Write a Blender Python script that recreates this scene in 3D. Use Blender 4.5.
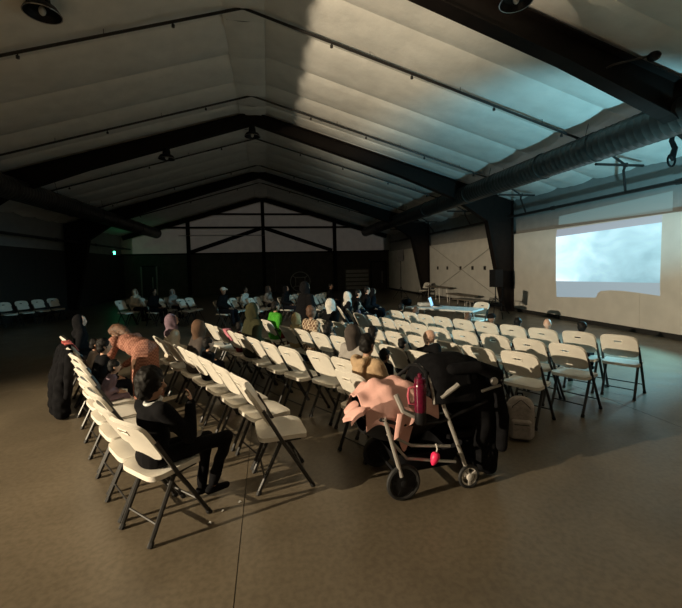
import bpy, math, random
import numpy as np
from mathutils import Vector, Matrix, noise

for o in list(bpy.data.objects): bpy.data.objects.remove(o)
random.seed(7)
scene = bpy.context.scene
col = scene.collection
PI = math.pi

# ------------------------------------------------------------------ camera
F, CX, CY, SH, H = 384.7, 341, 304, 18.16, 1.85
YAW, PIT, ROL = .186, -.051, -.023
fw = Vector((math.sin(YAW)*math.cos(PIT), math.cos(YAW)*math.cos(PIT), math.sin(PIT)))
rr = Vector((math.cos(YAW), -math.sin(YAW), 0)); uu = rr.cross(fw)
rr, uu = (math.cos(ROL)*rr + math.sin(ROL)*uu), (-math.sin(ROL)*rr + math.cos(ROL)*uu)
cd = bpy.data.cameras.new('camera'); cam = bpy.data.objects.new('camera', cd); col.objects.link(cam)
cam.matrix_world = Matrix(((rr.x, uu.x, -fw.x, 0), (rr.y, uu.y, -fw.y, 0), (rr.z, uu.z, -fw.z, H), (0, 0, 0, 1)))
cd.sensor_width = 36; cd.sensor_fit = 'HORIZONTAL'; cd.lens = F/682*36; cd.shift_y = -SH/682
cd.clip_start = .05; cd.clip_end = 200
scene.camera = cam

# ------------------------------------------------------------------ world, lamps, exposure
W = bpy.data.worlds.new('night'); scene.world = W; W.use_nodes = True
W.node_tree.nodes['Background'].inputs[0].default_value = (.05, .07, .1, 1)
W.node_tree.nodes['Background'].inputs[1].default_value = .05
vs = scene.view_settings
vs.view_transform = 'Standard'; vs.look = 'None'; vs.exposure = 0; vs.gamma = 1; vs.use_curve_mapping = False

def spot(name, loc, aim, power, color, size, blend, rad):
    l = bpy.data.lights.new(name, 'SPOT'); l.energy = power; l.color = color
    l.spot_size = math.radians(size); l.spot_blend = blend; l.shadow_soft_size = rad
    o = bpy.data.objects.new(name, l); col.objects.link(o); o.location = loc
    o.rotation_euler = (Vector(aim) - Vector(loc)).to_track_quat('-Z', 'Y').to_euler()
    return o
LAMP = Vector((-9.5, .5, 3.22))
spot('flood_lamp_light', LAMP, LAMP + Vector((math.cos(.10), math.sin(.10), -.08)), 7400, (1, .82, .57), 104, .45, .02)
FILL_LAMPS = [(Vector((6.2, 4.0, .45)), Vector((7.7, 8.6, 4.6)), 800, 74), (Vector((8.5, 5.8, 2.5)), Vector((5.0, 7.0, 0)), 1400, 82)]  # cool fill spots added to strengthen the picture's blue glow on roof and floor
for a, b, pw, sz in FILL_LAMPS: spot('added_fill_light', a, b, pw, (.34, .84, 1), sz, .55, .10)

# ------------------------------------------------------------------ mesh helpers
class MB:
    def __init__(s): s.v = []; s.f = []
    def add(s, vs_, fs):
        b = len(s.v); s.v += [tuple(v) for v in vs_]; s.f += [tuple(b+i for i in f) for f in fs]; return s
    def box(s, c, d, M=None):
        x, y, z = d[0]/2, d[1]/2, d[2]/2
        p = [Vector((a*x, b*y, e*z)) for e in (-1, 1) for b in (-1, 1) for a in (-1, 1)]
        if M is not None: p = [M @ q for q in p]
        return s.add([q + Vector(c) for q in p], [(0,2,3,1),(4,5,7,6),(0,1,5,4),(2,6,7,3),(0,4,6,2),(1,3,7,5)])
    def bar(s, a, b, w, t, up=(0,0,1)):
        a, b = Vector(a), Vector(b); d = (b-a); L = d.length; d.normalize(); up = Vector(up)
        if abs(d.dot(up)) > .98: up = Vector((1,0,0))
        sx = d.cross(up).normalized(); sz = sx.cross(d)
        M = Matrix((sx, d, sz)).transposed()
        return s.box((a+b)/2, (w, L, t), M)
    def rbox(s, c, d, r, M=None, n=3):
        """box with rounded vertical edges and small chamfer top/bottom"""
        x, y, z = d[0]/2, d[1]/2, d[2]/2; r = min(r, x*.95, y*.95); k = min(r*.5, z*.45)
        def ring(ins, zz):
            out = []
            rr_ = max(r-ins, .001)
            for (sx, sy, a0) in ((1,1,0),(-1,1,90),(-1,-1,180),(1,-1,270)):
                for i in range(n+1):
                    a = math.radians(a0 + 90*i/n)
                    out.append(Vector((sx*(x-r) + rr_*math.cos(a), sy*(y-r) + rr_*math.sin(a), zz)))
            return out
        rings = [ring(k, -z), ring(0, -z+k), ring(0, z-k), ring(k, z)]
        m = len(rings[0]); P = sum(rings, [])
        if M is not None: P = [M @ q for q in P]
        fs = [tuple(reversed(range(m))), tuple(range(3*m, 4*m))]
        for j in range(3):
            for i in range(m): fs.append((j*m+i, j*m+(i+1) % m, (j+1)*m+(i+1) % m, (j+1)*m+i))
        return s.add([q + Vector(c) for q in P], fs)
    def tube(s, pts, r, n=8, closed=False, cap=True):
        pts = [Vector(p) for p in pts]; N = len(pts)
        rs = r if isinstance(r, (list, tuple)) else [r]*N
        V = []; prev = None
        for i in range(N):
            if closed: t = pts[(i+1) % N] - pts[i-1]
            else: t = pts[min(i+1, N-1)] - pts[max(i-1, 0)]
            t.normalize()
            if prev is None:
                a = Vector((0,0,1)) if abs(t.z) < .9 else Vector((1,0,0)); x = t.cross(a).normalized()
            else: x = (prev - t*prev.dot(t)).normalized()
            prev = x; y = t.cross(x)
            for k in range(n):
                a = 2*PI*k/n; V.append(pts[i] + (x*math.cos(a) + y*math.sin(a))*rs[i])
        fs = []
        for i in range(N if closed else N-1):
            j = (i+1) % N
            for k in range(n): fs.append((i*n+k, i*n+(k+1) % n, j*n+(k+1) % n, j*n+k))
        if cap and not closed: fs += [tuple(reversed(range(n))), tuple(range((N-1)*n, N*n))]
        return s.add(V, fs)
    def lathe(s, prof, n=16, c=(0,0,0), M=None):
        V = []; fs = []
        for (r, z) in prof:
            for k in range(n):
                a = 2*PI*k/n; V.append(Vector((max(r, 1e-4)*math.cos(a), max(r, 1e-4)*math.sin(a), z)))
        for i in range(len(prof)-1):
            for k in range(n): fs.append((i*n+k, i*n+(k+1) % n, (i+1)*n+(k+1) % n, (i+1)*n+k))
        fs += [tuple(reversed(range(n))), tuple(range((len(prof)-1)*n, len(prof)*n))]
        if M is not None: V = [M @ q for q in V]
        return s.add([q + Vector(c) for q in V], fs)
    def ell(s, c, r, M=None, nu=14, nv=9):
        prof = []; V = []; fs = []
        if not isinstance(r, (tuple, list)): r = (r, r, r)
        for j in range(nv+1):
            t = PI*j/nv; zz = -math.cos(t); q = max(math.sin(t), 1e-3)
            for k in range(nu):
                a = 2*PI*k/nu; V.append(Vector((q*math.cos(a)*r[0], q*math.sin(a)*r[1], zz*r[2])))
        for j in range(nv):
            for k in range(nu): fs.append((j*nu+k, j*nu+(k+1) % nu, (j+1)*nu+(k+1) % nu, (j+1)*nu+k))
        fs += [tuple(reversed(range(nu))), tuple(range(nv*nu, (nv+1)*nu))]
        if M is not None: V = [M @ q for q in V]
        return s.add([q + Vector(c) for q in V], fs)
    def cap(s, a, b, r0, r1, n=10):
        a, b = Vector(a), Vector(b); d = b-a; L = d.length
        if L < 1e-5: return s.ell(a, max(r0, r1))
        d.normalize(); pts = []; rs = []
        for t in (-.97, -.7, -.35): pts.append(a + d*(t*r0)); rs.append(r0*math.sqrt(1-t*t))
        pts.append(a); rs.append(r0); pts.append(b); rs.append(r1)
        for t in (.35, .7, .97): pts.append(b + d*(t*r1)); rs.append(r1*math.sqrt(1-t*t))
        x = d.cross(Vector((0,0,1)) if abs(d.z) < .9 else Vector((1,0,0))).normalized(); y = d.cross(x)
        V = []; fs = []
        for p, q in zip(pts, rs):
            for k in range(n): V.append(p + (x*math.cos(2*PI*k/n) + y*math.sin(2*PI*k/n))*q)
        N = len(pts)
        for i in range(N-1):
            for k in range(n): fs.append((i*n+k, i*n+(k+1) % n, (i+1)*n+(k+1) % n, (i+1)*n+k))
        fs += [tuple(reversed(range(n))), tuple(range((N-1)*n, N*n))]
        return s.add(V, fs)
    def chain(s, pts, rs, n=10):
        for i in range(len(pts)-1): s.cap(pts[i], pts[i+1], rs[i], rs[i+1], n)
        return s
    def prism(s, poly, a, b, axis='y'):
        """polygon of (p,q) extruded along axis from a to b"""
        n = len(poly)
        def P(p, q, t): return {'y': (p, t, q), 'x': (t, p, q), 'z': (p, q, t)}[axis]
        V = [P(p, q, a) for p, q in poly] + [P(p, q, b) for p, q in poly]
        fs = [tuple(range(n)), tuple(reversed(range(n, 2*n)))]
        for i in range(n): fs.append((i, n+i, n+(i+1) % n, (i+1) % n))
        return s.add(V, fs)
    def grid(s, fn, nu, nv):
        b = len(s.v)
        for j in range(nv+1):
            for i in range(nu+1): s.v.append(tuple(fn(i/nu, j/nv)))
        for j in range(nv):
            for i in range(nu):
                k = b + j*(nu+1) + i; s.f.append((k, k+1, k+nu+2, k+nu+1))
        return s
    def mesh(s, name, smooth=True, m=None):
        me = bpy.data.meshes.new(name); me.from_pydata(s.v, [], s.f); me.validate(); me.update()
        import bmesh
        bm = bmesh.new(); bm.from_mesh(me); bmesh.ops.recalc_face_normals(bm, faces=bm.faces); bm.to_mesh(me); bm.free()
        if smooth:
            me.polygons.foreach_set('use_smooth', [True]*len(me.polygons))
            try: me.set_sharp_from_angle(angle=math.radians(38))
            except Exception: pass
        if m: me.materials.append(m)
        return me
    def build(s, name, m, parent=None, smooth=True):
        return link(name, s.mesh(name, smooth, m), parent)

def link(name, me, parent=None):
    o = bpy.data.objects.new(name, me); col.objects.link(o)
    if parent is not None: o.parent = parent
    return o
def tag(o, label=None, cat=None, group=None, kind=None):
    if label: o['label'] = label
    if cat: o['category'] = cat
    if group: o['group'] = group
    if kind: o['kind'] = kind
    return o
def thing(name, label, cat, loc=(0,0,0), rz=0, group=None, kind=None):
    o = bpy.data.objects.new(name, None); col.objects.link(o); o.location = loc; o.rotation_euler = (0,0,rz)
    o.empty_display_size = .1
    return tag(o, label, cat, group, kind)
def omat(o, m):
    o.material_slots[0].link = 'OBJECT'; o.material_slots[0].material = m; return o
def copy_tree(o, parent=None):
    c = o.copy(); col.objects.link(c); c.parent = parent
    for ch in o.children: copy_tree(ch, c)
    return c

# ------------------------------------------------------------------ materials
MATS = {}
def mat(name, c, rough=.6, var=.12, scale=8, bump=0, bscale=40, metal=0, spec=.5, emit=None, estr=1, c2=None):
    if name in MATS: return MATS[name]
    m = bpy.data.materials.new(name); m.use_nodes = True; nt = m.node_tree; b = nt.nodes['Principled BSDF']
    b.inputs['Roughness'].default_value = rough; b.inputs['Metallic'].default_value = metal
    b.inputs['Specular IOR Level'].default_value = spec
    tc = nt.nodes.new('ShaderNodeTexCoord'); nz = nt.nodes.new('ShaderNodeTexNoise')
    nz.inputs['Scale'].default_value = scale; nz.inputs['Detail'].default_value = 5
    nt.links.new(tc.outputs['Object'], nz.inputs['Vector'])
    rp = nt.nodes.new('ShaderNodeValToRGB'); rp.color_ramp.elements[0].position = .3; rp.color_ramp.elements[1].position = .7
    d = c2 if c2 else tuple(max(0, x*(1-var)) for x in c); e = c if c2 else tuple(min(1, x*(1+var)) for x in c)
    rp.color_ramp.elements[0].color = (*d, 1); rp.color_ramp.elements[1].color = (*e, 1)
    nt.links.new(nz.outputs['Fac'], rp.inputs[0]); nt.links.new(rp.outputs[0], b.inputs['Base Color'])
    if bump:
        n2 = nt.nodes.new('ShaderNodeTexNoise'); n2.inputs['Scale'].default_value = bscale; n2.inputs['Detail'].default_value = 4
        nt.links.new(tc.outputs['Object'], n2.inputs['Vector'])
        bp = nt.nodes.new('ShaderNodeBump'); bp.inputs['Strength'].default_value = bump; bp.inputs['Distance'].default_value = .02
        nt.links.new(n2.outputs['Fac'], bp.inputs['Height']); nt.links.new(bp.outputs[0], b.inputs['Normal'])
    if emit:
        b.inputs['Emission Color'].default_value = (*emit, 1); b.inputs['Emission Strength'].default_value = estr
    MATS[name] = m
    return m

def concrete():
    m = bpy.data.materials.new('polished_concrete'); m.use_nodes = True; nt = m.node_tree; b = nt.nodes['Principled BSDF']
    ge = nt.nodes.new('ShaderNodeNewGeometry')
    def nz(sc, det, dist=0):
        n = nt.nodes.new('ShaderNodeTexNoise'); n.inputs['Scale'].default_value = sc; n.inputs['Detail'].default_value = det
        n.inputs['Distortion'].default_value = dist; nt.links.new(ge.outputs['Position'], n.inputs['Vector']); return n
    a = nz(.9, 6, .6); r = nt.nodes.new('ShaderNodeValToRGB')
    r.color_ramp.elements[0].position = .3; r.color_ramp.elements[1].position = .72
    r.color_ramp.elements[0].color = (.110, .089, .061, 1); r.color_ramp.elements[1].color = (.175, .144, .101, 1)
    nt.links.new(a.outputs['Fac'], r.inputs[0])
    s = nz(26, 6); r2 = nt.nodes.new('ShaderNodeValToRGB'); r2.color_ramp.elements[0].position = .35; r2.color_ramp.elements[1].position = .6
    r2.color_ramp.elements[0].color = (.78, .77, .75, 1); r2.color_ramp.elements[1].color = (1, 1, 1, 1); nt.links.new(s.outputs['Fac'], r2.inputs[0])
    mx = nt.nodes.new('ShaderNodeMix'); mx.data_type = 'RGBA'; mx.blend_type = 'MULTIPLY'; mx.inputs[0].default_value = 1
    nt.links.new(r.outputs[0], mx.inputs[6]); nt.links.new(r2.outputs[0], mx.inputs[7]); nt.links.new(mx.outputs[2], b.inputs['Base Color'])
    q = nz(3, 5); mr = nt.nodes.new('ShaderNodeMapRange'); mr.inputs[3].default_value = .26; mr.inputs[4].default_value = .46
    nt.links.new(q.outputs['Fac'], mr.inputs[0]); nt.links.new(mr.outputs[0], b.inputs['Roughness'])
    bp = nt.nodes.new('ShaderNodeBump'); bp.inputs['Strength'].default_value = .03; bp.inputs['Distance'].default_value = .01
    nt.links.new(s.outputs['Fac'], bp.inputs['Height']); nt.links.new(bp.outputs[0], b.inputs['Normal'])
    b.inputs['Specular IOR Level'].default_value = .5
    return m

M_conc = concrete()
M_joint = mat('joint_filler', (.03, .027, .022), .9)
M_ins = mat('insulation_vinyl', (.82, .80, .75), .42, .06, 3, .25, 9, spec=.5)
M_insw = mat('wall_insulation', (.30, .30, .29), .6, .08, 3, .2, 9)
M_steel = mat('dark_painted_steel', (.010, .007, .006), .6, .25, 6, .05, 60, spec=.2)
M_deck = mat('roof_deck', (.2, .2, .2), .7)
M_white_wall = mat('white_wall_liner', (.62, .60, .55), .6, .06, 2.5, .1, 30)
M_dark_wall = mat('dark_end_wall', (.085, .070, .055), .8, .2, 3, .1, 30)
M_gable = mat('gable_insulation', (.66, .60, .53), .6, .08, 2, .2, 9)
M_base = mat('black_base', (.015, .014, .013), .7)
M_pipe = mat('black_pipe', (.02, .018, .017), .45, .2, 10)
M_duct = mat('galvanised_duct', (.06, .055, .05), .40, .25, 5, .1, 30, metal=.5)
M_chair = mat('ivory_plastic', (.74, .70, .62), .42, .05, 10, .08, 180)
M_leg = mat('charcoal_powdercoat', (.02, .019, .018), .4, .15, 20)
M_black = mat('black_plastic', (.009, .009, .010), .5, .2, 12, spec=.2)
M_slot = mat('slot_shadow_plastic', (.10, .09, .08), .6)
M_blk = mat('black_fabric', (.006, .006, .007), .95, .3, 20, .1, 50, spec=.08)
M_silver = mat('brushed_aluminium', (.5, .48, .46), .35, .1, 30, metal=.9)
M_greyt = mat('grey_tube', (.42, .40, .37), .4, .1, 30, metal=.3)
M_rubber = mat('rubber', (.012, .012, .012), .7)
M_wspoke = mat('white_spoke', (.55, .52, .48), .45)
M_pink = mat('pink_fleece', (.72, .42, .37), .95, .06, 9, .12, 30, spec=.1)
M_pinkd = mat('dusty_pink_cloth', (.62, .22, .28), .9, .15, 12, .4, 30)
M_red = mat('red_cloth', (.5, .10, .09), .9, .2, 12, .4, 30)
M_maroon = mat('maroon_bottle', (.10, .004, .022), .2, .3, 40)
M_grey_pack = mat('grey_canvas', (.33, .30, .28), .9, .15, 30, .3, 60)
M_table = mat('white_table_plastic', (.55, .56, .55), .4, .05, 10)

# ------------------------------------------------------------------ the shell
XK, ZK, SL = -.32, 6.96, .294          # ridge position, height, slope
XL, XR = -9.78, 9.30
Y0, Y1 = -9.9, 28.6
YF = [-2.2, 5.5, 13.2, 20.9]
LIN = 9.14                             # face of the white liner
def roof(x): return ZK - SL*abs(x - XK)

fl = MB().box(((XL+XR)/2, (Y0+Y1)/2, -.06), (XR-XL, Y1-Y0, .08)).build('floor', M_joint); tag(fl, kind='structure')
xs = [XL, -4.9, -.245, 4.4, XR]; ys = [Y0, -2.2, 2.0-1.2, 6.85, 13.2, 20.9, Y1]
ys = [Y0, -3.0, 6.86, 13.2, 20.9, Y1]
for i in range(4):
    for j in range(len(ys)-1):
        g = .006
        MB().box(((xs[i]+xs[i+1])/2, (ys[j]+ys[j+1])/2, -.01), (xs[i+1]-xs[i]-g, ys[j+1]-ys[j]-g, .02)).build('slab', M_conc, fl)

def wall(name, poly, a, b, axis, m):
    o = MB().prism(poly, a, b, axis).build(name, m, smooth=False); tag(o, kind='structure'); return o
zr, zl = roof(XR), roof(XL)
wr = wall('wall_right', [(Y0, -.02), (Y1, -.02), (Y1, zr+.1), (Y0, zr+.1)], XR, XR+.15, 'x', M_insw)
wl = wall('wall_left', [(Y0, -.02), (Y1, -.02), (Y1, zl+.1), (Y0, zl+.1)], XL-.15, XL, 'x', M_insw)
gab = [(XL-.15, -.02), (XR+.15, -.02), (XR+.15, zr+.1), (XK, ZK+.15), (XL-.15, zl+.1)]
wrear = wall('wall_rear', gab, Y0-.15, Y0, 'y', M_insw)
wf = wall('wall_front', gab, Y1, Y1+.15, 'y', M_gable)
# liner of the right wall in wide sheets, each with its own joint
y = Y0
while y < Y1 - .1:
    e = min(y + 2.567, Y1)
    MB().box(((LIN+XR)/2, (y+e)/2, 1.45), (XR-LIN, e-y-.006, 2.9)).build('liner_panel', M_white_wall, wr)
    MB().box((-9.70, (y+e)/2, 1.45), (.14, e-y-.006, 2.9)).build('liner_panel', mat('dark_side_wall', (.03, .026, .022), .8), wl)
    y = e
x = XL
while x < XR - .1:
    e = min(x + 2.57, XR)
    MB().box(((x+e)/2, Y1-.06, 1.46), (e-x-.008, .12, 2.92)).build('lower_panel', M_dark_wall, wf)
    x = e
bb = MB().box((LIN-.02, (Y0+Y1)/2, .06), (.04, Y1-Y0, .12)).build('baseboard_right', M_base); tag(bb, kind='structure')
bb = MB().box((-9.61, (Y0+Y1)/2, .06), (.04, Y1-Y0, .12)).build('baseboard_left', M_base); tag(bb, kind='structure')

# ceiling: deck with insulation strips hanging between the seams
ce = MB().prism([(XL-.15, zl+.12), (XK, ZK+.17), (XR+.15, zr+.12), (XR+.15, zr+.2), (XK, ZK+.25), (XL-.15, zl+.2)], Y0, Y1, 'y').build('ceiling', M_deck, smooth=False)
tag(ce, kind='structure')
seams = []
for k in range(5):
    b0 = Y0 + 7.7*k
    seams += [b0 + 1.4*i for i in range(6)]
seams.append(Y1)
CAPW = .36
def strip(ya, yb, side):
    """one blanket strip, from eave to ridge, pillowing down between its two seams"""
    Lx = (XR - XK if side > 0 else XK - XL) - CAPW + .02
    w = yb - ya; sag = .085*min(1, w/1.2)
    sd = random.random()*50
    def fn(u, v):
        yy = ya + w*u; xx = CAPW + Lx*v; X = XK + side*xx
        e = max(0, math.sin(PI*u))**.55
        p = xx/1.52; pin = abs(math.sin(PI*p))**.35
        z = roof(X) + .10 - sag*e*(.72+.28*pin)
        nn = noise.noise(Vector((X*1.3+sd, yy*2.2, sd))) * .02 + noise.noise(Vector((X*4+sd, yy*3, 3))) * .009
        # pull wrinkles running down to the eave
        ev = max(0, (xx-5.5)/3.5)
        nn += ev*.022*noise.noise(Vector((X*1.2, yy*7+X*1.5, sd)))
        return (X, yy, z + nn*e)
    mb = MB().grid(fn, 12, 72)
    o = mb.build('insulation_strip', M_ins, ce)
for i in range(len(seams)-1):
    if seams[i+1] - seams[i] < .2: continue
    for side in (1, -1): strip(seams[i], seams[i+1], side)
    ya, yb = seams[i], seams[i+1]
    sd = random.random()*30
    MB().grid(lambda u, v: (XK - CAPW - .05 + (2*CAPW+.1)*v, ya + (yb-ya)*u, ZK - .075 - .035*math.sin(PI*u)**.6 - .015*math.sin(PI*v) + .02*noise.noise(Vector((v*3+sd, u*4, sd)))), 10, 8).build('ridge_strip', M_ins, ce)

# ------------------------------------------------------------------ steel frames
def ibeam(mb, top, bot, y, fw_=.26, ft=.025):
    """web between two polylines in the XZ plane + a flange along each"""
    n = len(top)
    for i in range(n-1):
        mb.prism([top[i], top[i+1], bot[i+1], bot[i]], y-.012, y+.012, 'y')
    for line in (top, bot):
        for i in range(n-1):
            a, b = line[i], line[i+1]
            mb.bar((a[0], y, a[1]), (b[0], y, b[1]), fw_, ft, (0, 0, 1) if abs(b[0]-a[0]) > abs(b[1]-a[1]) else (1, 0, 0))
def frame(y, label):
    t = thing('steel_frame', label, 'steel frame', (0, y, 0), kind='structure')
    for s in (1, -1):
        wx = 9.10 if s > 0 else 9.29          # distance of the outer column face from the ridge-centred axis
        def X(d): return XK + s*d
        ox = (9.10 - XK) if s > 0 else (XK + 9.60)
        z_at = lambda d: ZK - SL*d - .02
        mb = MB()
        ibeam(mb, [(X(ox), z_at(ox)), (X(ox), 0.01)], [(X(ox-1.05), 3.42), (X(ox-.34), 0.01)], 0)
        mb.box((X(ox-.17), 0, .012), (.42, .3, .024))
        mb.build('column', M_steel, t)
        mb = MB()
        ds = [0, 2.6, 5.0, 7.0, ox-1.05]; dp = [.36, .42, .47, .62, 0]
        top = [(X(d), z_at(d)) for d in ds]; bot = [(X(d), z_at(d)-p) for d, p in zip(ds, dp)]
        bot[-1] = (X(ox-1.05), 3.42)
        top[-1] = (X(ox-.6), z_at(ox-.6))
        ibeam(mb, top, bot, 0)
        mb.prism([(X(ox-.6), z_at(ox-.6)), (X(ox), z_at(ox)), (X(ox-.02), 3.42), (X(ox-1.05), 3.42)], -.02, .02, 'y')
        mb.build('rafter', M_steel, t)
        for d in (2.6, 5.0):
            MB().bar((X(d), 0, z_at(d)-.01), (X(d), 0, z_at(d)-.42), .02, .2, (1, 0, 0)).build('stiffener', M_steel, t)
    return t
frame(YF[0], 'dark steel gable frame standing behind the rows of chairs')
frame(YF[1], 'dark steel gable frame over the near rows of chairs')
frame(YF[2], 'dark steel gable frame beside the black loudspeaker and projected picture')
frame(YF[3], 'dark steel gable frame next to the end wall')

# end wall framing
ew = thing('end_wall_frame', 'dark steel posts, girts and sloping braces on the end wall', 'wall frame', (0, Y1-.2, 0), kind='structure')
for x in (-5.4, -.27, 4.95):
    MB().box((x, 0, roof(x)/2), (.24, .16, roof(x)-.02)).build('post', M_steel, ew)
for z in (4.78, 5.72):
    hw = (ZK - z)/SL - .3
    MB().box((XK, .06, z), (2*hw, .1, .12)).build('girt', M_steel, ew)
MB().box((XK, .06, 2.95), (XR-XL-.1, .1, .10)).build('girt', M_steel, ew)
for s in (-1, 1):
    MB().bar((-.27+s*.15, .0, 4.70), (-.27+s*5.0, .0, 3.05), .14, .26).build('brace', M_steel, ew)
    ds = [0, 9.4]
    MB().bar((XK, .05, ZK-.15), (XK+s*9.3, .05, ZK-.15-SL*9.3), .12, .3).build('end_rafter', M_steel, ew)
M_gable_glow = mat('gable_glow_panel', (.62, .57, .50), .6, .08, 2, .2, 9, emit=(1, .88, .76), estr=.028)  # faint warm glow added to brighten the gable panels
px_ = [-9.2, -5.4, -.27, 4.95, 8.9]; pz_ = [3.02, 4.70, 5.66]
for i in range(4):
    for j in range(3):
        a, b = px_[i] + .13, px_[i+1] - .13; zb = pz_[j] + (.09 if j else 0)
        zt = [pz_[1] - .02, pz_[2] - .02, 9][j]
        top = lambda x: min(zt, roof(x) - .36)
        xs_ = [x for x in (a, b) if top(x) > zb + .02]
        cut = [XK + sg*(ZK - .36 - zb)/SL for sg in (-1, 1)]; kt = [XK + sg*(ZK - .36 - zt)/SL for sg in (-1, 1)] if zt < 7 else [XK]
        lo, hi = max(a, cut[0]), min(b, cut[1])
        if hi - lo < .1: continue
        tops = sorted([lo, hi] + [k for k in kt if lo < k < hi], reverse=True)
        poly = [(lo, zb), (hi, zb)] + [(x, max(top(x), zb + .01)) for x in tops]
        MB().prism(poly, .19, .165, 'y').build('gable_glow_panel', M_gable_glow, ew, smooth=False)
MB().tube([(-6, -.1, 4.2), (-.2, -.1, 4.2)], .025, 8).build('conduit', M_silver, ew)

# ------------------------------------------------------------------ ducts, sprinkler pipes, lamps overhead
def duct(x, z, r, label):
    t = thing('spiral_duct', label, 'duct', (x, 0, z))
    a = Y0 + .4; n = 10; L = (27.4 - a)/n
    sec = None
    for k in range(n):
        ya = a + k*L
        prof = []; m = 24
        for i in range(m):
            zz = L*i/m
            prof += [(r, zz), (r, zz + L/m*.8), (r+.006, zz + L/m*.9)]
        prof.append((r, L-.03)); prof += [(r+.022, L-.03), (r+.022, L)]
        if sec is None:
            sec = MB().lathe(prof, 28, (0, 0, 0), Matrix.Rotation(-PI/2, 3, 'X')).mesh('duct_section', True, M_duct)
        o = link('duct_section', sec, t); o.location = (0, ya, 0)
    for k in range(9):
        yy = a + L*(k+.55); zt = roof(x) - z
        mb = MB()
        mb.tube([(-r-.005, yy, 0), (-r*.9, yy, zt*.5), (-r*.7, yy, zt)], .006, 5); mb.tube([(r+.005, yy, 0), (r*.9, yy, zt*.5), (r*.7, yy, zt)], .006, 5)
        mb.tube([((r+.008)*math.cos(q), yy, (r+.008)*math.sin(q)) for q in [2*PI*i/20 for i in range(20)]], .008, 5, closed=True)
        mb.build('hanger_strap', M_pipe, t)
duct(7.08, 4.31, .31, 'big grey round spiral duct above the projected picture')
duct(-7.2, 4.30, .32, 'big dark round spiral duct along the unlit side wall')

def sprinkler(y, label):
    t = thing('sprinkler_branch', label, 'sprinkler pipe', (0, y, 0), group='sprinkler pipes under the roof')
    zz = lambda x: roof(x) - .09
    MB().tube([(-8.3, 0, zz(-8.3)), (-4, 0, zz(-4)), (XK-.03, 0, zz(XK-.03)-.01), (XK+.03, 0, zz(XK+.03)-.01), (4, 0, zz(4)), (7.75, 0, zz(7.75))], .028, 8).build('pipe', M_pipe, t)
    for x in (-6.9, -4.2, -1.6, 1.4, 3.1, 5.0, 6.7):
        mb = MB(); mb.lathe([(.03, 0), (.03, .05), (.012, .055), (.012, .09), (.028, .095), (.028, .10)], 8, (x, 0, zz(x)-.11))
        mb.build('sprinkler_head', M_pipe, t)
    for x in (-5.5, -2.8, 2.2, 4.2, 6.2):
        MB().tube([(x, 0, zz(x)), (x, 0, roof(x)+.02)], .006, 5).build('hanger_rod', M_pipe, t)
    mb = MB()
    mb.tube([(7.75, 0, zz(7.75)), (8.45, 0, 4.10)], .028, 8); mb.tube([(7.62, 0, 4.10), (8.95, 0, 4.10)], .032, 8)
    mb.tube([(8.45, 0, 4.10), (8.5, .1, 4.0), (8.99, .5, 3.58)], .030, 8)
    mb.lathe([(.05, 0), (.05, .09)], 8, (8.45, 0, 4.055)); mb.build('end_armover', M_pipe, t)
    return t
for k, y in enumerate([.17, 4.02, 7.87, 11.72, 15.5, 19.4, 23.3]):
    sprinkler(y, 'thin black sprinkler pipe following the roof slope between the steel frames')
def main_pipe(x, z, r, label):
    t = thing('water_main', label, 'pipe')
    MB().tube([(x, Y0+.2, z), (x, 27.6, z)], r, 12).build('pipe', M_pipe, t)
    y = Y0 + 1.5
    while y < 27:
        MB().lathe([(r+.018, 0), (r+.018, .12)], 12, (x, y, z), Matrix.Rotation(-PI/2, 3, 'X')).build('coupling', M_pipe, t)
        y += 3.85
    return t
main_pipe(8.99, 3.55, .05, 'black sprinkler main running above the projected picture')
main_pipe(-8.9, 3.273, .055, 'black sprinkler main added on the unlit side to shade the roof')  # added pipe, height and radius set to cut the flood light on the roof

def highbay(x, y, z, top, label, s=1.0):
    t = thing('high_bay_lamp', label, 'lamp', (x, y, z), group='unlit high bay lamps')
    MB().lathe([(.02, .30), (.09, .29), (.11, .20), (.12, .10), (.20, .06), (.25, -.02), (.262, -.05), (.25, -.05), (.19, .04), (.05, .08)], 24).build('reflector', M_black, t)
    MB().ell((0, 0, .0), (.05, .05, .07)).build('bulb', M_table, t)
    MB().tube([(0, 0, .29), (0, 0, top - z)], .012, 6).build('stem', M_pipe, t)
    MB().tube([(.255*math.cos(a), .255*math.sin(a), -.045) for a in [2*PI*i/24 for i in range(24)]], .008, 5, closed=True).build('rim', M_silver, t)
    t.scale = (s, s, s)
highbay(-3.33, 6.95, 5.93, 6.15, 'unlit dome lamp hanging over the near rows of chairs')
highbay(-3.05, 13.2, 5.42, 5.75, 'unlit dome lamp hanging from the steel frame, away from the ridge')
highbay(-.37, 13.2, 6.22, 6.6, 'unlit dome lamp hanging from the steel frame at the ridge')
highbay(3.24, 4.6, 5.22, 5.9, 'unlit dome lamp hanging under the bright roof slope', .8)
t = thing('arm_lamp', 'small dark floodlight on a short arm under the roof', 'lamp', (5.85, 5.0, 4.92))
MB().ell((0, 0, 0), (.09, .09, .07)).build('head', M_black, t)
MB().tube([(0, 0, .02), (-.35, .35, .03), (-.42, .42, .0)], .018, 6).build('arm', M_pipe, t)
t = thing('cable_bundle', 'black bundle of cable hanging beside the round duct', 'cable', (8.02, 6.42, 4.0))
MB().tube([(0, 0, .50), (.0, 0, .42), (-.03, .02, .2), (.03, 0, .05), (-.02, .01, -.12), (.0, 0, -.2)], [.02, .03, .045, .05, .06, .03], 8).build('drop', M_black, t)
MB().tube([(.09*math.cos(a), .04, -.18+.12*math.sin(a)) for a in [2*PI*i/14 for i in range(14)]], .02, 6, closed=True).build('loop', M_black, t)

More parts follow.
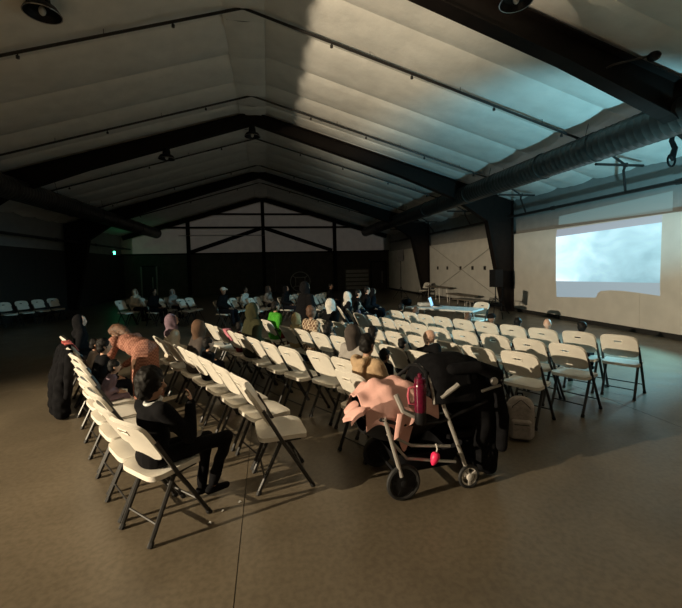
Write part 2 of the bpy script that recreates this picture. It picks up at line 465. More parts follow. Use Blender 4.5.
# the flood lamp that lights the hall (out of view, on the left wall) and the cool fill lamps added out of view
t = thing('flood_lamp', 'small flood lamp on the left wall lighting the hall', 'lamp', LAMP)
MB().box((-.11, 0, 0), (.12, .26, .2)).build('housing', M_black, t)
MB().box((-.22, 0, -.02), (.12, .06, .06)).build('bracket', M_black, t)
for k, (a, b, pw, sz) in enumerate(FILL_LAMPS):
    t = thing('added_fill_lamp', ['added cool fill lamp standing on the floor, aimed at the roof', 'added cool fill lamp high on the steel column, aimed at the floor'][k], 'lamp', a)
    MB().lathe([(.09, -.26), (.12, -.22), (.13, -.14)], 16, (0, 0, 0), (b - a).to_track_quat('Z', 'Y').to_matrix()).build('can', M_black, t)
    if k: MB().bar((.05, -.02, -.05), (.16, -.20, -.05), .04, .04).build('bracket', M_black, t)
    else: MB().tube([(0, -.1, -a.z), (0, -.1, -.18)], .02, 8).lathe([(.2, 0), (.2, .02), (.02, .03)], 16, (0, -.1, -a.z)).build('stand', M_black, t)

# ------------------------------------------------------------------ right wall: projected picture, plates, bracing
def emat(name, nodes):
    m = bpy.data.materials.new(name); m.use_nodes = True; nt = m.node_tree; b = nt.nodes['Principled BSDF']
    b.inputs['Base Color'].default_value = (.30, .29, .27, 1); b.inputs['Roughness'].default_value = .6
    nodes(nt, b); return m
def sky_nodes(nt, b):
    ge = nt.nodes.new('ShaderNodeNewGeometry'); mp = nt.nodes.new('ShaderNodeMapping'); mp.inputs['Scale'].default_value = (1, .55, 1.1)
    mp.inputs['Rotation'].default_value = (.35, 0, 0)
    nt.links.new(ge.outputs['Position'], mp.inputs['Vector'])
    nz = nt.nodes.new('ShaderNodeTexNoise'); nz.inputs['Scale'].default_value = 1.25; nz.inputs['Detail'].default_value = 5; nz.inputs['Distortion'].default_value = .5
    nt.links.new(mp.outputs[0], nz.inputs['Vector'])
    sp = nt.nodes.new('ShaderNodeSeparateXYZ'); nt.links.new(ge.outputs['Position'], sp.inputs[0])
    mr = nt.nodes.new('ShaderNodeMapRange'); mr.inputs[1].default_value = 10.9; mr.inputs[2].default_value = 8.4; mr.inputs[3].default_value = .40; mr.inputs[4].default_value = -.10
    nt.links.new(sp.outputs['Y'], mr.inputs[0])
    ad = nt.nodes.new('ShaderNodeMath'); ad.operation = 'ADD'; nt.links.new(nz.outputs['Fac'], ad.inputs[0]); nt.links.new(mr.outputs[0], ad.inputs[1])
    r = nt.nodes.new('ShaderNodeValToRGB'); e = r.color_ramp.elements
    e[0].position = .28; e[0].color = (.13, .33, .42, 1); e[1].position = .92; e[1].color = (.74, .93, 1.0, 1)
    q = e.new(.5); q.color = (.27, .52, .62, 1); q = e.new(.68); q.color = (.46, .76, .88, 1)
    nt.links.new(ad.outputs[0], r.inputs[0]); nt.links.new(r.outputs[0], b.inputs['Emission Color'])
    b.inputs['Emission Strength'].default_value = 1.2
M_pic = emat('projected_cloudy_sky', sky_nodes)
def flat_e(c, s):
    def f(nt, b):
        b.inputs['Emission Color'].default_value = (*c, 1); b.inputs['Emission Strength'].default_value = s
    return f
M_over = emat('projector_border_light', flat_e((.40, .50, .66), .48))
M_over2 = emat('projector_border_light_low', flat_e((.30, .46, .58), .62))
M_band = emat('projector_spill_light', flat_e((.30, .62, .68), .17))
t = thing('projected_picture', 'glowing blue cloudy sky picture projected on the white wall', 'projection', (LIN-.004, 0, 0))
def quad(pts, name, m, dx=0):
    V = [(dx, p[0], p[1]) for p in pts]; n = len(V)
    mb = MB(); mb.add(V + [(dx+.003, p[0], p[1]) for p in pts], [tuple(range(n)), tuple(reversed(range(n, 2*n)))] + [(i, n+i, n+(i+1) % n, (i+1) % n) for i in range(n)])
    return mb.build(name, m, t, smooth=False)
quad([(10.93, 1.21), (7.57, 1.28), (7.55, 2.71), (10.94, 2.63)], 'picture', M_pic, -.002)
hump = [(9.36, .83), (9.32, .93), (9.22, .99), (8.9, 1.03), (8.5, 1.03), (8.1, 1.01), (7.56, .97)]  # edge cut in the shape of a shadow in the projector beam
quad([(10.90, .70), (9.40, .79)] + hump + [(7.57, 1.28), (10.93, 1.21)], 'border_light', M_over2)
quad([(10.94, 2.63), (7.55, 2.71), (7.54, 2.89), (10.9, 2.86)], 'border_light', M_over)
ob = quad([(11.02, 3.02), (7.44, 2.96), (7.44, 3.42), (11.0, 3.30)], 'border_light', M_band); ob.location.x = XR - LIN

for i, yy in enumerate([19.73, 18.6, 17.2, 16.1, 15.08]):
    t = thing('wall_plate', 'small dark square plate on the white wall, %s from the loudspeaker' % ['fifth', 'fourth', 'third', 'second', 'first'][i], 'wall plate', (LIN, yy, 1.63), group='dark plates on the white wall')
    MB().box((-.012, 0, 0), (.024, .16, .17)).build('plate', M_duct, t); MB().box((-.028, 0, 0), (.01, .07, .09)).build('cover', M_black, t)
M_line0 = mat('painted_rod', (.36, .34, .31), .6)
t = thing('brace_rod', 'thin crossed steel bracing rods on the white wall', 'brace', (LIN-.03, 0, 0))
MB().tube([(0, 13.6, .25), (0, 20.5, 2.85)], .008, 6).build('rod', M_line0, t)
MB().tube([(-.02, 20.5, .25), (-.02, 13.6, 2.85)], .008, 6).build('rod', M_line0, t)

# ------------------------------------------------------------------ end wall things
t = thing('round_sign', 'big round board with white ring and crossing lines by the end wall', 'sign', (2.3, Y1-.2, .78))
MB().lathe([(.70, 0), (.74, .02), (.74, .05), (.70, .06)], 36, (0, .06, 0), Matrix.Rotation(PI/2, 3, 'X')).build('board', M_dark_wall, t)
M_line = mat('pale_paint', (.5, .47, .43), .6)
MB().tube([(.72*math.cos(a), -.01, .72*math.sin(a)) for a in [2*PI*i/40 for i in range(40)]], .035, 6, closed=True).build('ring', M_line, t)
for s in (-1, 1):
    MB().tube([(s*.55, -.01, -.45), (s*.36, -.01, -.3), (s*.33, -.01, 0), (s*.36, -.01, .3), (s*.55, -.01, .45)], .03, 6).build('curved_line', M_line, t)
    MB().box((0, -.01, s*.32), (.72, .03, .05)).build('line', M_line, t)
t = thing('slatted_shutter', 'pale slatted panel standing against the end wall', 'shutter', (6.6, Y1-.22, 0))
MB().box((0, 0, .82), (1.86, .05, 1.62)).build('backing', mat('shutter_grey', (.16, .15, .13), .7), t)
for k in range(5): MB().box((0, -.04, .2+.31*k), (1.74, .04, .21)).build('slat', M_line, t)
for n_, (x0, x1) in enumerate([(7.75, 8.85), (-8.5, -7.6)]):
    d = thing('door_%d' % (n_+1), None, None, ((x0+x1)/2, Y1-.13, 0), kind='structure')
    w = x1-x0
    MB().box((0, 0, 1.05), (w, .05, 2.1)).build('leaf', mat('door_brown', (.05, .035, .03), .6), d)
    for s in (-1, 1): MB().box((s*(w/2+.04), -.02, 1.07), (.08, .1, 2.14)).build('jamb', M_greyt if n_ else M_steel, d)
    MB().box((0, -.02, 2.14), (w+.16, .1, .08)).build('head', M_steel, d)
    MB().box((w*.25, -.04, .95), (.05, .03, .9)).build('window_strip', M_line, d)
t = thing('exit_light', 'small glowing green exit light on the unlit wall', 'exit light', (-9.55, 26.6, 3.02))
MB().box((0, 0, 0), (.08, .36, .22)).build('housing', M_table, t)
MB().box((.045, -.0, 0), (.012, .3, .16)).build('lit_face', mat('green_light', (.02, .3, .12), .5, emit=(.05, 1, .38), estr=14), t)

# ------------------------------------------------------------------ folding chair
def panel(fnc, nu, nv, thick, hole=None):
    """curved thick sheet: fnc(u,v)->(pos, normal); hole(i,j)->bool"""
    V = []; fs = []
    for sgn in (0, 1):
        for j in range(nv+1):
            for i in range(nu+1):
                p, n = fnc(i/nu, j/nv); V.append(Vector(p) + Vector(n)*(thick*(sgn-.5)))
    N = (nu+1)*(nv+1); idx = lambda s, i, j: s*N + j*(nu+1) + i
    ok = [[not (hole and hole(i, j)) for i in range(nu)] for j in range(nv)]
    for j in range(nv):
        for i in range(nu):
            if not ok[j][i]: continue
            fs.append((idx(0,i,j), idx(0,i,j+1), idx(0,i+1,j+1), idx(0,i+1,j)))
            fs.append((idx(1,i,j), idx(1,i+1,j), idx(1,i+1,j+1), idx(1,i,j+1)))
            for (di, dj, a, b) in ((-1,0,(i,j),(i,j+1)), (1,0,(i+1,j),(i+1,j+1)), (0,-1,(i,j),(i+1,j)), (0,1,(i,j+1),(i+1,j+1))):
                ii, jj = i+di, j+dj
                if not (0 <= ii < nu and 0 <= jj < nv and ok[jj][ii]):
                    fs.append((idx(0,*a), idx(0,*b), idx(1,*b), idx(1,*a)))
    return MB().add(V, fs)
def rnd(u, v, p=5.0):
    """square -> rounded square map, u,v in 0..1 -> -1..1"""
    a, b = 2*u-1, 2*v-1
    k = (abs(a)**p + abs(b)**p)**(1/p); m = max(abs(a), abs(b))
    s = m/k if k > 1e-6 else 1
    return a*s, b*s
def back_fn(u, v):
    a, b = rnd(u, v, 6); z = .695 + b*.142 + .018*(1-a*a)*(1 if b > 0 else 0)*b; y = -.014 - (z-.42)*.578
    y -= .035*(1-a*a)
    return (a*.210, y, z), Vector((a*.25, .86, .5)).normalized()
def seat_fn(u, v):
    a, b = rnd(u, v, 6); y = b*.205 + .0; z = .452 - .016*(1-a*a)*(1-b*b) - (.02*max(0, b-.6)/.4 if b > .6 else 0)
    return (a*.212, y, z), Vector((0, 0, 1))
chair_me = {
 'backrest': panel(back_fn, 15, 9, .026, lambda i, j: i in (6, 7, 8) and j == 6).mesh('backrest', True, M_chair),
 'seat': panel(seat_fn, 12, 12, .036).mesh('seat', True, M_chair)}
def P(x, y, z): return (x, y, z)
for s, nm in ((-1, 'l'), (1, 'r')):
    chair_me['up'+nm] = MB().tube([(s*.206, -.165, .70), (s*.214, -.014, .42), (s*.214, .06, .30), (s*.214, .228, .012)], .0165, 7).mesh('front_leg', True, M_leg)
    chair_me['lg'+nm] = MB().tube([(s*.180, .08, .425), (s*.180, -.03, .40), (s*.180, -.222, .012)], .0165, 7).mesh('rear_leg', True, M_leg)
    chair_me['fc'+nm] = MB().tube([(s*.214, .217, .03), (s*.214, .232, .0)], .0205, 7).mesh('foot_cap', True, M_rubber)
    chair_me['fd'+nm] = MB().tube([(s*.180, -.209, .03), (s*.180, -.226, .0)], .0205, 7).mesh('foot_cap', True, M_rubber)
    chair_me['st'+nm] = MB().bar((s*.197, -.06, .425), (s*.197, .14, .428), .012, .022).mesh('seat_bracket', True, M_leg)
chair_me['cb1'] = MB().tube([(-.180, -.165, .125), (.180, -.165, .125)], .008, 6).mesh('crossbar', True, M_leg)
chair_me['cb2'] = MB().tube([(-.214, .155, .14), (.214, .155, .14)], .008, 6).mesh('crossbar', True, M_leg)
chair_me['rim'] = MB().tube([(a*.054, -.014-(z-.42)*.578-.047, z) for a, z in ((-1,.752),(1,.752),(1,.786),(-1,.786))], .006, 5, closed=True).mesh('handle_rim', True, M_chair)
PART = [('backrest', 'backrest'), ('seat', 'seat'), ('upl', 'leg'), ('upr', 'leg'), ('lgl', 'leg'), ('lgr', 'leg'), ('fcl', 'foot_cap'), ('fcr', 'foot_cap'), ('fdl', 'foot_cap'), ('fdr', 'foot_cap'),
        ('stl', 'seat_bracket'), ('str', 'seat_bracket'), ('cb1', 'crossbar'), ('cb2', 'crossbar')]
NCH = 0
def chair(x, y, fx, fy, label, group=None, small=False):
    """chair centred over (x,y), facing (fx,fy)"""
    global NCH; NCH += 1
    t = thing('folding_chair', label, 'chair', (x, y, 0), math.atan2(-fx, fy), group)
    for k, nm in (PART[:6] if small else PART):
        o = link(nm, chair_me[k], t)
        if k == 'backrest' and not small: link('handle_rim', chair_me['rim'], o)
    return t

def resample(Q, n, sp):
    """n points at spacing sp along the polyline Q"""
    Q = [Vector(q) for q in Q]; out = []; d = 0; i = 0; pos = Q[0].copy(); out.append(pos.copy())
    cum = [0]
    for k in range(len(Q)-1): cum.append(cum[-1] + (Q[k+1]-Q[k]).length)
    for m in range(1, n):
        s = m*sp
        k = 0
        while k < len(Q)-2 and cum[k+1] < s: k += 1
        tt = (s-cum[k])/(cum[k+1]-cum[k]); out.append(Q[k] + (Q[k+1]-Q[k])*tt)
    return out
# back-top corners of the chairs at the far end of each back, near end of each row first
ROWQ = {
 1: ([(-1.37, 3.32), (-1.83, 4.13), (-2.28, 5.0), (-2.65, 5.70), (-3.0, 6.40)], 8, .465),
 2: ([(-.40, 3.88), (-.78, 4.62), (-1.26, 5.50), (-1.80, 6.42)], 7, .475),
 3: ([(.66, 4.25), (.42, 4.66), (.08, 5.02), (-.15, 5.45), (-.62, 6.40), (-1.32, 7.80)], 9, .475),
 4: ([(1.80, 3.90), (1.40, 4.69), (.91, 5.46), (.47, 6.2), (0.02, 7.05)], 8, .475),
 5: ([(2.60, 3.99), (2.33, 4.38), (1.98, 5.16), (1.76, 5.62), (1.44, 6.25), (.9, 7.37)], 8, .475),
 6: ([(3.40, 4.20), (3.20, 4.61), (2.95, 5.03), (2.55, 5.72), (2.29, 6.60), (1.94, 7.54), (1.78, 8.02)], 10, .468),
 7: ([(4.43, 4.48), (3.91, 5.22), (3.50, 6.03), (3.12, 6.88), (2.82, 7.8), (2.62, 8.27)], 10, .468)}
SEAT = {}          # (row, index) -> (centre, facing)
def rowseats(r):
    Q, n, sp = ROWQ[r]; pts = resample(Q, n, sp)
    for i, q in enumerate(pts):
        a = pts[max(i-1, 0)]; b = pts[min(i+1, n-1)]
        tan = (b-a).normalized()              # pointing to the far end
        fac = Vector((tan.y, -tan.x))
        base = Vector((.76, .65)) if r == 1 else Vector((.89, .45)); fac = (fac*.6 + base*.4).normalized()
        right = Vector((fac.y, -fac.x))
        SEAT[(r, i + (r == 3))] = (q + right*.208 + fac*.25, fac)
for r in ROWQ: rowseats(r)
def put(r, i, c, f): SEAT[(r, i)] = (Vector(c), Vector(f).normalized())
put(1, -1, (-.81, 2.965), (.69, .72))
put(2, -1, (.06, 3.34), (.99, .13)); put(3, 0, (.93, 3.68), (.86, .51))

# ------------------------------------------------------------------ people
def remesh(mb, name, vox, smooth=4, wr=None):
    me = mb.mesh(name, False); o = bpy.data.objects.new('tmp', me); col.objects.link(o)
    m = o.modifiers.new('r', 'REMESH'); m.mode = 'VOXEL'; m.voxel_size = vox; m.use_smooth_shade = True
    s = o.modifiers.new('s', 'SMOOTH'); s.factor = .5; s.iterations = smooth
    dg = bpy.context.evaluated_depsgraph_get(); dg.update()
    out = bpy.data.meshes.new_from_object(o.evaluated_get(dg)); out.name = name
    bpy.data.objects.remove(o); bpy.data.meshes.remove(me)
    out.polygons.foreach_set('use_smooth', [True]*len(out.polygons))
    out.materials.clear(); out.materials.append(M_blk)
    if wr:
        n = len(out.vertices); co = np.empty(n*3, np.float32); nr = np.empty(n*3, np.float32)
        out.vertices.foreach_get('co', co); out.vertices.foreach_get('normal', nr); co = co.reshape(-1, 3); nr = nr.reshape(-1, 3)
        f, a = wr; x, y, z = co[:, 0]*f, co[:, 1]*f, co[:, 2]*f
        k = np.sin(2.1*x + 1.3*np.sin(1.7*z + .6) + 1.1*y) * np.sin(2.7*z + 1.6*np.sin(1.3*x + 2*y)) + .6*np.sin(5.1*z + 2.2*np.sin(2.3*x - 1.1*y) + 3*y)*np.sin(3.3*x + 1.9*y)
        out.vertices.foreach_set('co', (co + nr*(k*a*.5)[:, None]).ravel()); out.update()
    return out
def hand(mb, w, d, n, side, S, curl=.6):
    """palm and five fingers; w wrist, d pointing direction, n back-of-hand normal"""
    w, d, n = Vector(w), Vector(d).normalized(), Vector(n); n = (n - d*n.dot(d)).normalized(); l = d.cross(n)*side
    S = max(S, .75)
    pc = w + d*.045*S
    mb.ell(pc, (.036*S, .05*S, .016*S), Matrix((l, d, n)).transposed())
    for k, (off, L) in enumerate(((-.030, .062), (-.010, .074), (.010, .070), (.029, .052))):
        a = w + d*(.082*S) + l*(off*S); b = a + (d*math.cos(curl*.5) - n*math.sin(curl*.5) + l*off*2.5)*(L*.5*S); c = b + (d*math.cos(curl*1.3) - n*math.sin(curl*1.3) + l*off*2)*(L*.5*S)
        mb.chain([a, b, c], [.0092*S, .0085*S, .0072*S], 7)
    a = w + d*.025*S - l*.03*S; b = a + (d*.6 - l*.8 - n*.25).normalized()*.035*S; c = b + (d*.9 - l*.2 - n*.4).normalized()*.03*S
    mb.chain([a, b, c], [.0115*S, .0098*S, .0085*S], 7)
CACHE = {}
def figure(key, pose='sit', S=1.0, lean=.05, hy=0, hp=0, arms='lap', garment='top', vox=.018, J=None):
    """meshes of one figure: body, top, lower garment, shoes; local +Y is forward, origin on the floor under the seat centre"""
    if key in CACHE: return CACHE[key]
    J = J or {}
    V = Vector; hs = S**.55
    if pose == 'sit': zp = .455 + .10*S; pel = V((0, -.05, zp))
    else: zp = .915*S; pel = V((0, 0, zp))
    pel = V(J.get('pelvis', pel))
    d = V((J.get('side', 0), math.sin(lean), math.cos(lean))).normalized()
    rt = V((1, 0, 0)); rt = (rt - d*rt.dot(d)).normalized(); ft = d.cross(rt)*-1
    waist, chest, nb = pel + d*.17*S, pel + d*.34*S, pel + d*.49*S
    hd = (V((0, math.sin(lean*.5+hp*.4), math.cos(lean*.5+hp*.4))) + d*.3).normalized()
    head = V(J.get('head', nb + hd*(.06*S + .105*hs)))
    R = Matrix.Rotation(hy, 3, 'Z') @ Matrix.Rotation(-hp - (lean*.3), 3, 'X')
    def hp_(x, y, z): return head + R @ V((x*hs, y*hs, z*hs))
    JJ = {}
    for s, n_ in ((-1, 'l'), (1, 'r')):
        sh = nb + rt*(s*.172*S) - d*.045*S
        if n_+'elbow' in J: el, wr = V(J[n_+'elbow']), V(J[n_+'wrist'])
        elif arms == 'lap': el = sh + rt*s*.04*S - d*.25*S + ft*.05*S; wr = V((s*.08*S, pel.y+.26*S, zp+.10*S))
        elif arms == 'fold': el = sh + rt*s*.05*S - d*.24*S + ft*.08*S; wr = chest + rt*(-s*.03*S) + ft*.2*S - d*.06*S
        elif arms == 'knees': el = sh + rt*s*.03*S - V((0, 0, .22*S)) + V((0, .12*S, 0)); wr = V((s*.10*S, pel.y+.42*S, zp+.09*S))
        else: el = sh + rt*s*.05*S - V((0, 0, .27*S)); wr = el + V((s*.0, .06*S, -.23*S))
        hip = pel + V((s*.088*S, 0, -.015*S))
        if n_+'knee' in J: kn, an = V(J[n_+'knee']), V(J[n_+'ankle'])
        elif pose == 'sit':
            kn = hip + V((s*.03*S, .41*S, .0)); az = max(.075*S, kn.z - .41*S); an = V((kn.x, kn.y + .03*S, az))
        else: kn = hip + V((s*.005, .02*S, -.41*S)); an = V((s*.09*S, -.01*S, .075*S))
        td = V(J.get('toe', (s*.15, 1, 0))).normalized()
        JJ[n_] = (sh, el, wr, hip, kn, an, an + td*.15*S + V((0, 0, -.045*S)), an - td*.04*S + V((0, 0, -.04*S)))
    # body
    b = MB()
    Mt = Matrix((rt, ft, d)).transposed(); MH = R
    b.ell(pel, (.155*S, .105*S, .12*S), Mt); b.ell(waist, (.13*S, .088*S, .14*S), Mt); b.ell(chest, (.155*S, .098*S, .17*S), Mt)
    b.chain([nb - d*.05*S, nb + hd*.05*S, head - hd*.05*hs], [.06*S, .048*S, .046*S])
    b.ell(hp_(0, 0, .012), (.073*hs, .092*hs, .102*hs), MH); b.ell(hp_(0, .02, -.05), (.056*hs, .066*hs, .066*hs), MH)   # skull, jaw
    b.cap(hp_(0, .082, .012), hp_(0, .102, -.022), .010*hs, .015*hs)                                                        # nose
    for s in (-1, 1): b.ell(hp_(s*.074, -.005, -.008), (.012*hs, .02*hs, .032*hs), MH)                                     # ears
    for n_, s in (('l', -1), ('r', 1)):
        sh, el, wr, hip, kn, an, toe, heel = JJ[n_]
        b.chain([nb - d*.05*S, sh, el, wr], [.05*S, .05*S, .04*S, .027*S]); dd = (wr-el).normalized()
        hd_d = V(J.get(n_+'hand', dd)); hand(b, wr, hd_d, J.get(n_+'hn', (0, .3, 1) if arms in ('lap', 'knees') else (s, .1, 0)), s if arms in ('lap', 'knees') else 1, S)
        b.chain([hip, kn, an], [.075*S, .052*S, .036*S]); b.chain([heel, toe], [.032*S, .024*S])
    out = {'body': remesh(b, 'body', min(vox, .014 if S < .7 else vox), 3)}
    # upper garment
    g = MB()
    g.ell(pel + d*.0*S, (.20*S, .155*S, .14*S), Mt); g.ell(waist, (.185*S, .14*S, .16*S), Mt); g.ell(chest, (.182*S, .128*S, .18*S), Mt)
    g.chain([nb - d*.06*S, nb + hd*.012*S], [.085*S, .060*S])
    for n_, s in (('l', -1), ('r', 1)):
        sh, el, wr, hip, kn, an, toe, heel = JJ[n_]
        g.chain([nb - d*.05*S, sh, el, wr - (wr-el).normalized()*.02*S], [.08*S, .082*S, .068*S, .050*S])
    if garment == 'robe':
        if pose == 'sit':
            for n_, s in (('l', -1), ('r', 1)):
                sh, el, wr, hip, kn, an, toe, heel = JJ[n_]; g.chain([hip, kn, V((kn.x*1.2, kn.y, .10))], [.12*S, .10*S, .12*S])
            g.chain([pel + V((0, .1*S, -.02)), V((0, .38*S, zp-.02)), V((0, .40*S, .12))], [.13*S, .10*S, .11*S])
        else: g.chain([pel, V((0, 0, .5*S)), V((0, 0, .11))], [.17*S, .21*S, .25*S], 14)
    if garment == 'dress': g.chain([pel, V((0, -.04, .5*S)), V((0, -.06, .24*S))], [.17*S, .19*S, .23*S], 14)
    if garment == 'cloak': g.chain([nb - d*.12*S, pel, V((0, 0, .5*S)), V((0, 0, .16))], [.19*S, .26*S, .30*S, .32*S], 14)
    if garment == 'coat' and pose == 'stand': g.chain([pel, V((0, 0, .55*S))], [.18*S, .20*S], 14)
    out['top'] = remesh(g, 'top', max(vox*.9, .010), 5, (6, .008))
    if garment not in ('robe', 'cloak'):
        t = MB(); t.ell(pel - d*.01*S, (.172*S, .122*S, .115*S), Mt)
        for n_, s in (('l', -1), ('r', 1)):
            sh, el, wr, hip, kn, an, toe, heel = JJ[n_]; t.chain([hip, kn, an + V((0, 0, .03*S))], [.095*S, .07*S, .055*S])
        out['lower'] = remesh(t, 'trousers', max(vox, .012), 4, (7, .012))
    f = MB()
    for n_, s in (('l', -1), ('r', 1)):
        sh, el, wr, hip, kn, an, toe, heel = JJ[n_]; f.chain([an, heel, toe], [.042*S, .044*S, .036*S])
    out['shoes'] = remesh(f, 'shoe', .012, 3)
    # head covers
    def hair(style):
        h = MB()
        if style in ('short', 'long', 'puffy'):
            h.ell(hp_(0, -.017, .028), (.083*hs, .089*hs, .101*hs), MH); h.ell(hp_(0, -.035, -.02), (.078*hs, .065*hs, .08*hs), MH)
            for s in (-1, 1): h.ell(hp_(s*.06, .0, .045), (.028*hs, .06*hs, .05*hs), MH)
            if style == 'long':
                h.chain([hp_(0, -.06, 0), hp_(0, -.085, -.10), hp_(0, -.085, -.22)], [.07*hs, .068*hs, .05*hs])
                for s in (-1, 1): h.chain([hp_(s*.06, -.02, 0), hp_(s*.075, -.03, -.14)], [.035*hs, .03*hs])
            if style == 'puffy':
                h.ell(hp_(0, -.025, .035), (.125*hs, .118*hs, .122*hs), MH); h.ell(hp_(0, -.05, -.05), (.11*hs, .08*hs, .09*hs), MH)
        elif style == 'cap':
            h.ell(hp_(0, -.008, .05), (.088*hs, .100*hs, .072*hs), MH); h.cap(hp_(0, .07, .05), hp_(0, .13, .042), .035*hs, .03*hs)
        elif style in ('hood', 'scarf'):
            h.ell(hp_(0, -.030, .008), (.106*hs, .104*hs, .122*hs), MH)
            h.chain([hp_(0, -.05, -.04), nb - d*.02*S], [.092*hs, .10*S])
            for s in (-1, 1): h.chain([hp_(s*.075, .0, .0), hp_(s*.06, .03, -.09)], [.034*hs, .036*hs])
            if style == 'scarf':
                h.chain([hp_(0, .02, -.115), nb + ft*.06*S - d*.06*S], [.066*hs, .10*S])
                for s in (-1, 1): h.chain([nb, nb + rt*s*.13*S - d*.07*S], [.09*S, .09*S])
        return remesh(h, 'hair', max(vox*.8, .010), 4, (22, .010) if style in ('short', 'long', 'puffy') else (8, .010))
    out['hair'] = hair
    e = MB()
    for s in (-1, 1): e.ell(hp_(s*.030, .080, .006), (.011*hs, .008*hs, .007*hs), MH, 8, 5)
    out['eyes'] = e.mesh('eyes', True, M_black)
    mo = MB().ell(hp_(0, .076, -.058), (.022*hs, .010*hs, .006*hs), MH, 8, 5)
    out['mouth'] = mo.mesh('mouth', True, mat('lips', (.25, .10, .08), .5))
    out['hairs'] = {}
    CACHE[key] = out
    return out
SKIN = [mat('skin_tan', (.42, .24, .16), .55, .08, 20), mat('skin_brown', (.24, .13, .085), .55, .08, 20), mat('skin_fair', (.56, .36, .27), .55, .08, 20)]
def cloth(name, c, var=.15): return mat('cloth_'+name, c, .94, var, 14, .12, 45, spec=.1)
C_black = cloth('black', (.006, .006, .007)); C_navy = cloth('navy', (.009, .010, .015)); C_hair = mat('dark_hair', (.006, .005, .0045), .6, .4, 30, .2, 90, spec=.2)
C_brownhair = mat('brown_hair', (.09, .045, .025), .55, .4, 30, .5, 90)
def person(loc, face, label, key, top, lower=None, hair='short', hairc=None, skin=0, group=None, **kw):
    fgr = figure(key, **kw)
    t = thing('person', label, 'person', loc, math.atan2(-face[0], face[1]), group)
    omat(link('body', fgr['body'], t), SKIN[skin]); b = [c for c in t.children][0]
    link('eyes', fgr['eyes'], b); link('mouth', fgr['mouth'], b)
    omat(link({'robe': 'robe', 'cloak': 'cloak', 'dress': 'dress'}.get(kw.get('garment'), 'jacket'), fgr['top'], t), top)
    if 'lower' in fgr: omat(link('trousers', fgr['lower'], t), lower or C_navy)
    omat(link('shoes', fgr['shoes'], t), C_black)
    if hair:
        if hair not in fgr['hairs']: fgr['hairs'][hair] = fgr['hair'](hair)
        omat(link({'hood': 'hood', 'scarf': 'headscarf', 'cap': 'cap'}.get(hair, 'hair'), fgr['hairs'][hair], t), hairc or C_hair)
    return t
def seated(r, i, label, key, top, **kw):
    c, f = SEAT[(r, i)]; dx = kw.pop('dx', 0); OCC[(r, i)] = label
    return person((c.x + f.x*dx, c.y + f.y*dx, 0), f, label, key, top, **kw)

# ------------------------------------------------------------------ rows of chairs
ROWNAME = {1: 'back row, farthest from the projected picture', 2: 'second row from the back', 3: 'third row from the back',
           4: 'fourth row from the back, middle of the block', 5: 'third row from the front', 6: 'second row from the front', 7: 'front row before the projected picture'}
put(1, 8, (-2.95, 6.80), (.89, .45)); put(5, 8, (1.20, 7.32), (.89, .45)); put(4, 8, (.14, 7.62), (.89, .45))
CH = {}; OCC = {}
for (r, i), (c, f) in SEAT.items(): CH[(r, i)] = chair(c.x, c.y, f.x, f.y, None)

# second block of seats in the dark part of the hall
FARQ = []
fa = Vector((.91, -.41)); ra = Vector((.41, .91))
for k, (bx, by, n) in enumerate([(-5.0, 14.2, 3), (-4.0, 13.9, 3), (-3.0, 13.9, 2), (-1.62, 12.55, 4), (-.62, 13.1, 4), (.35, 13.0, 5), (1.30, 12.75, 5)]):
    for m in range(n):
        p = Vector((bx, by)) + ra*(.48*m) + fa*.25
        FARQ.append((k, m, p))
        chair(p.x, p.y, fa.x, fa.y, 'white folding chair, dim far block, row %s from the exit light, seat %s' % (['one', 'two', 'three', 'four', 'five', 'six', 'seven'][k], ['one', 'two', 'three', 'four', 'five'][m]), 'chairs of the dim far block', small=True)
for k in range(4):
    p = Vector((-8.9, 15.2)) + Vector((.25, .43))*k*1.1
    chair(p.x, p.y, .87, -.5, 'white folding chair almost lost in the dark, %s from the side wall' % ['first', 'second', 'third', 'fourth'][k], 'chairs in the dark corner', small=True)

# ------------------------------------------------------------------ the people
def K(S): return {'S': S}
ln = SEAT[(1, -1)]
person((ln[0].x, ln[0].y, 0), ln[1], 'person in black sitting at the end of the back row, hand raised to the face', 'p_near', C_black, C_black, 'puffy', C_hair, 0,
       S=.76, lean=.02, hy=-.75, hp=.05, arms='lap', vox=.0085,
       J={'pelvis': (0, -.06, .53), 'relbow': (.25, .06, .67), 'rwrist': (.17, .14, .88), 'rhand': (-.25, .0, 1), 'rhn': (.6, .8, 0),
          'lelbow': (-.18, .06, .66), 'lwrist': (.04, .17, .64), 'lhand': (.9, .1, .0), 'lhn': (0, 0, 1),
          'rknee': (.24, .40, .53), 'rankle': (.12, .34, .13), 'lknee': (.04, .36, .50), 'lankle': (.0, .33, .09), 'toe': (.35, 1, 0)})
t = thing('snack_bowl', 'small white paper bowl held in the lap of the person in black', 'bowl', (ln[0].x + ln[1].x*.17 + ln[1].y*.17, ln[0].y + ln[1].y*.17 - ln[1].x*.17, .612))
MB().lathe([(.030, 0), (.036, .002), (.055, .05), (.058, .052), (.050, .048), (.030, .006)], 18).build('bowl', M_table, t)
MB().ell((0, 0, .04), (.044, .044, .028)).build('snacks', mat('popcorn', (.6, .5, .33), .8, .3, 60), t)

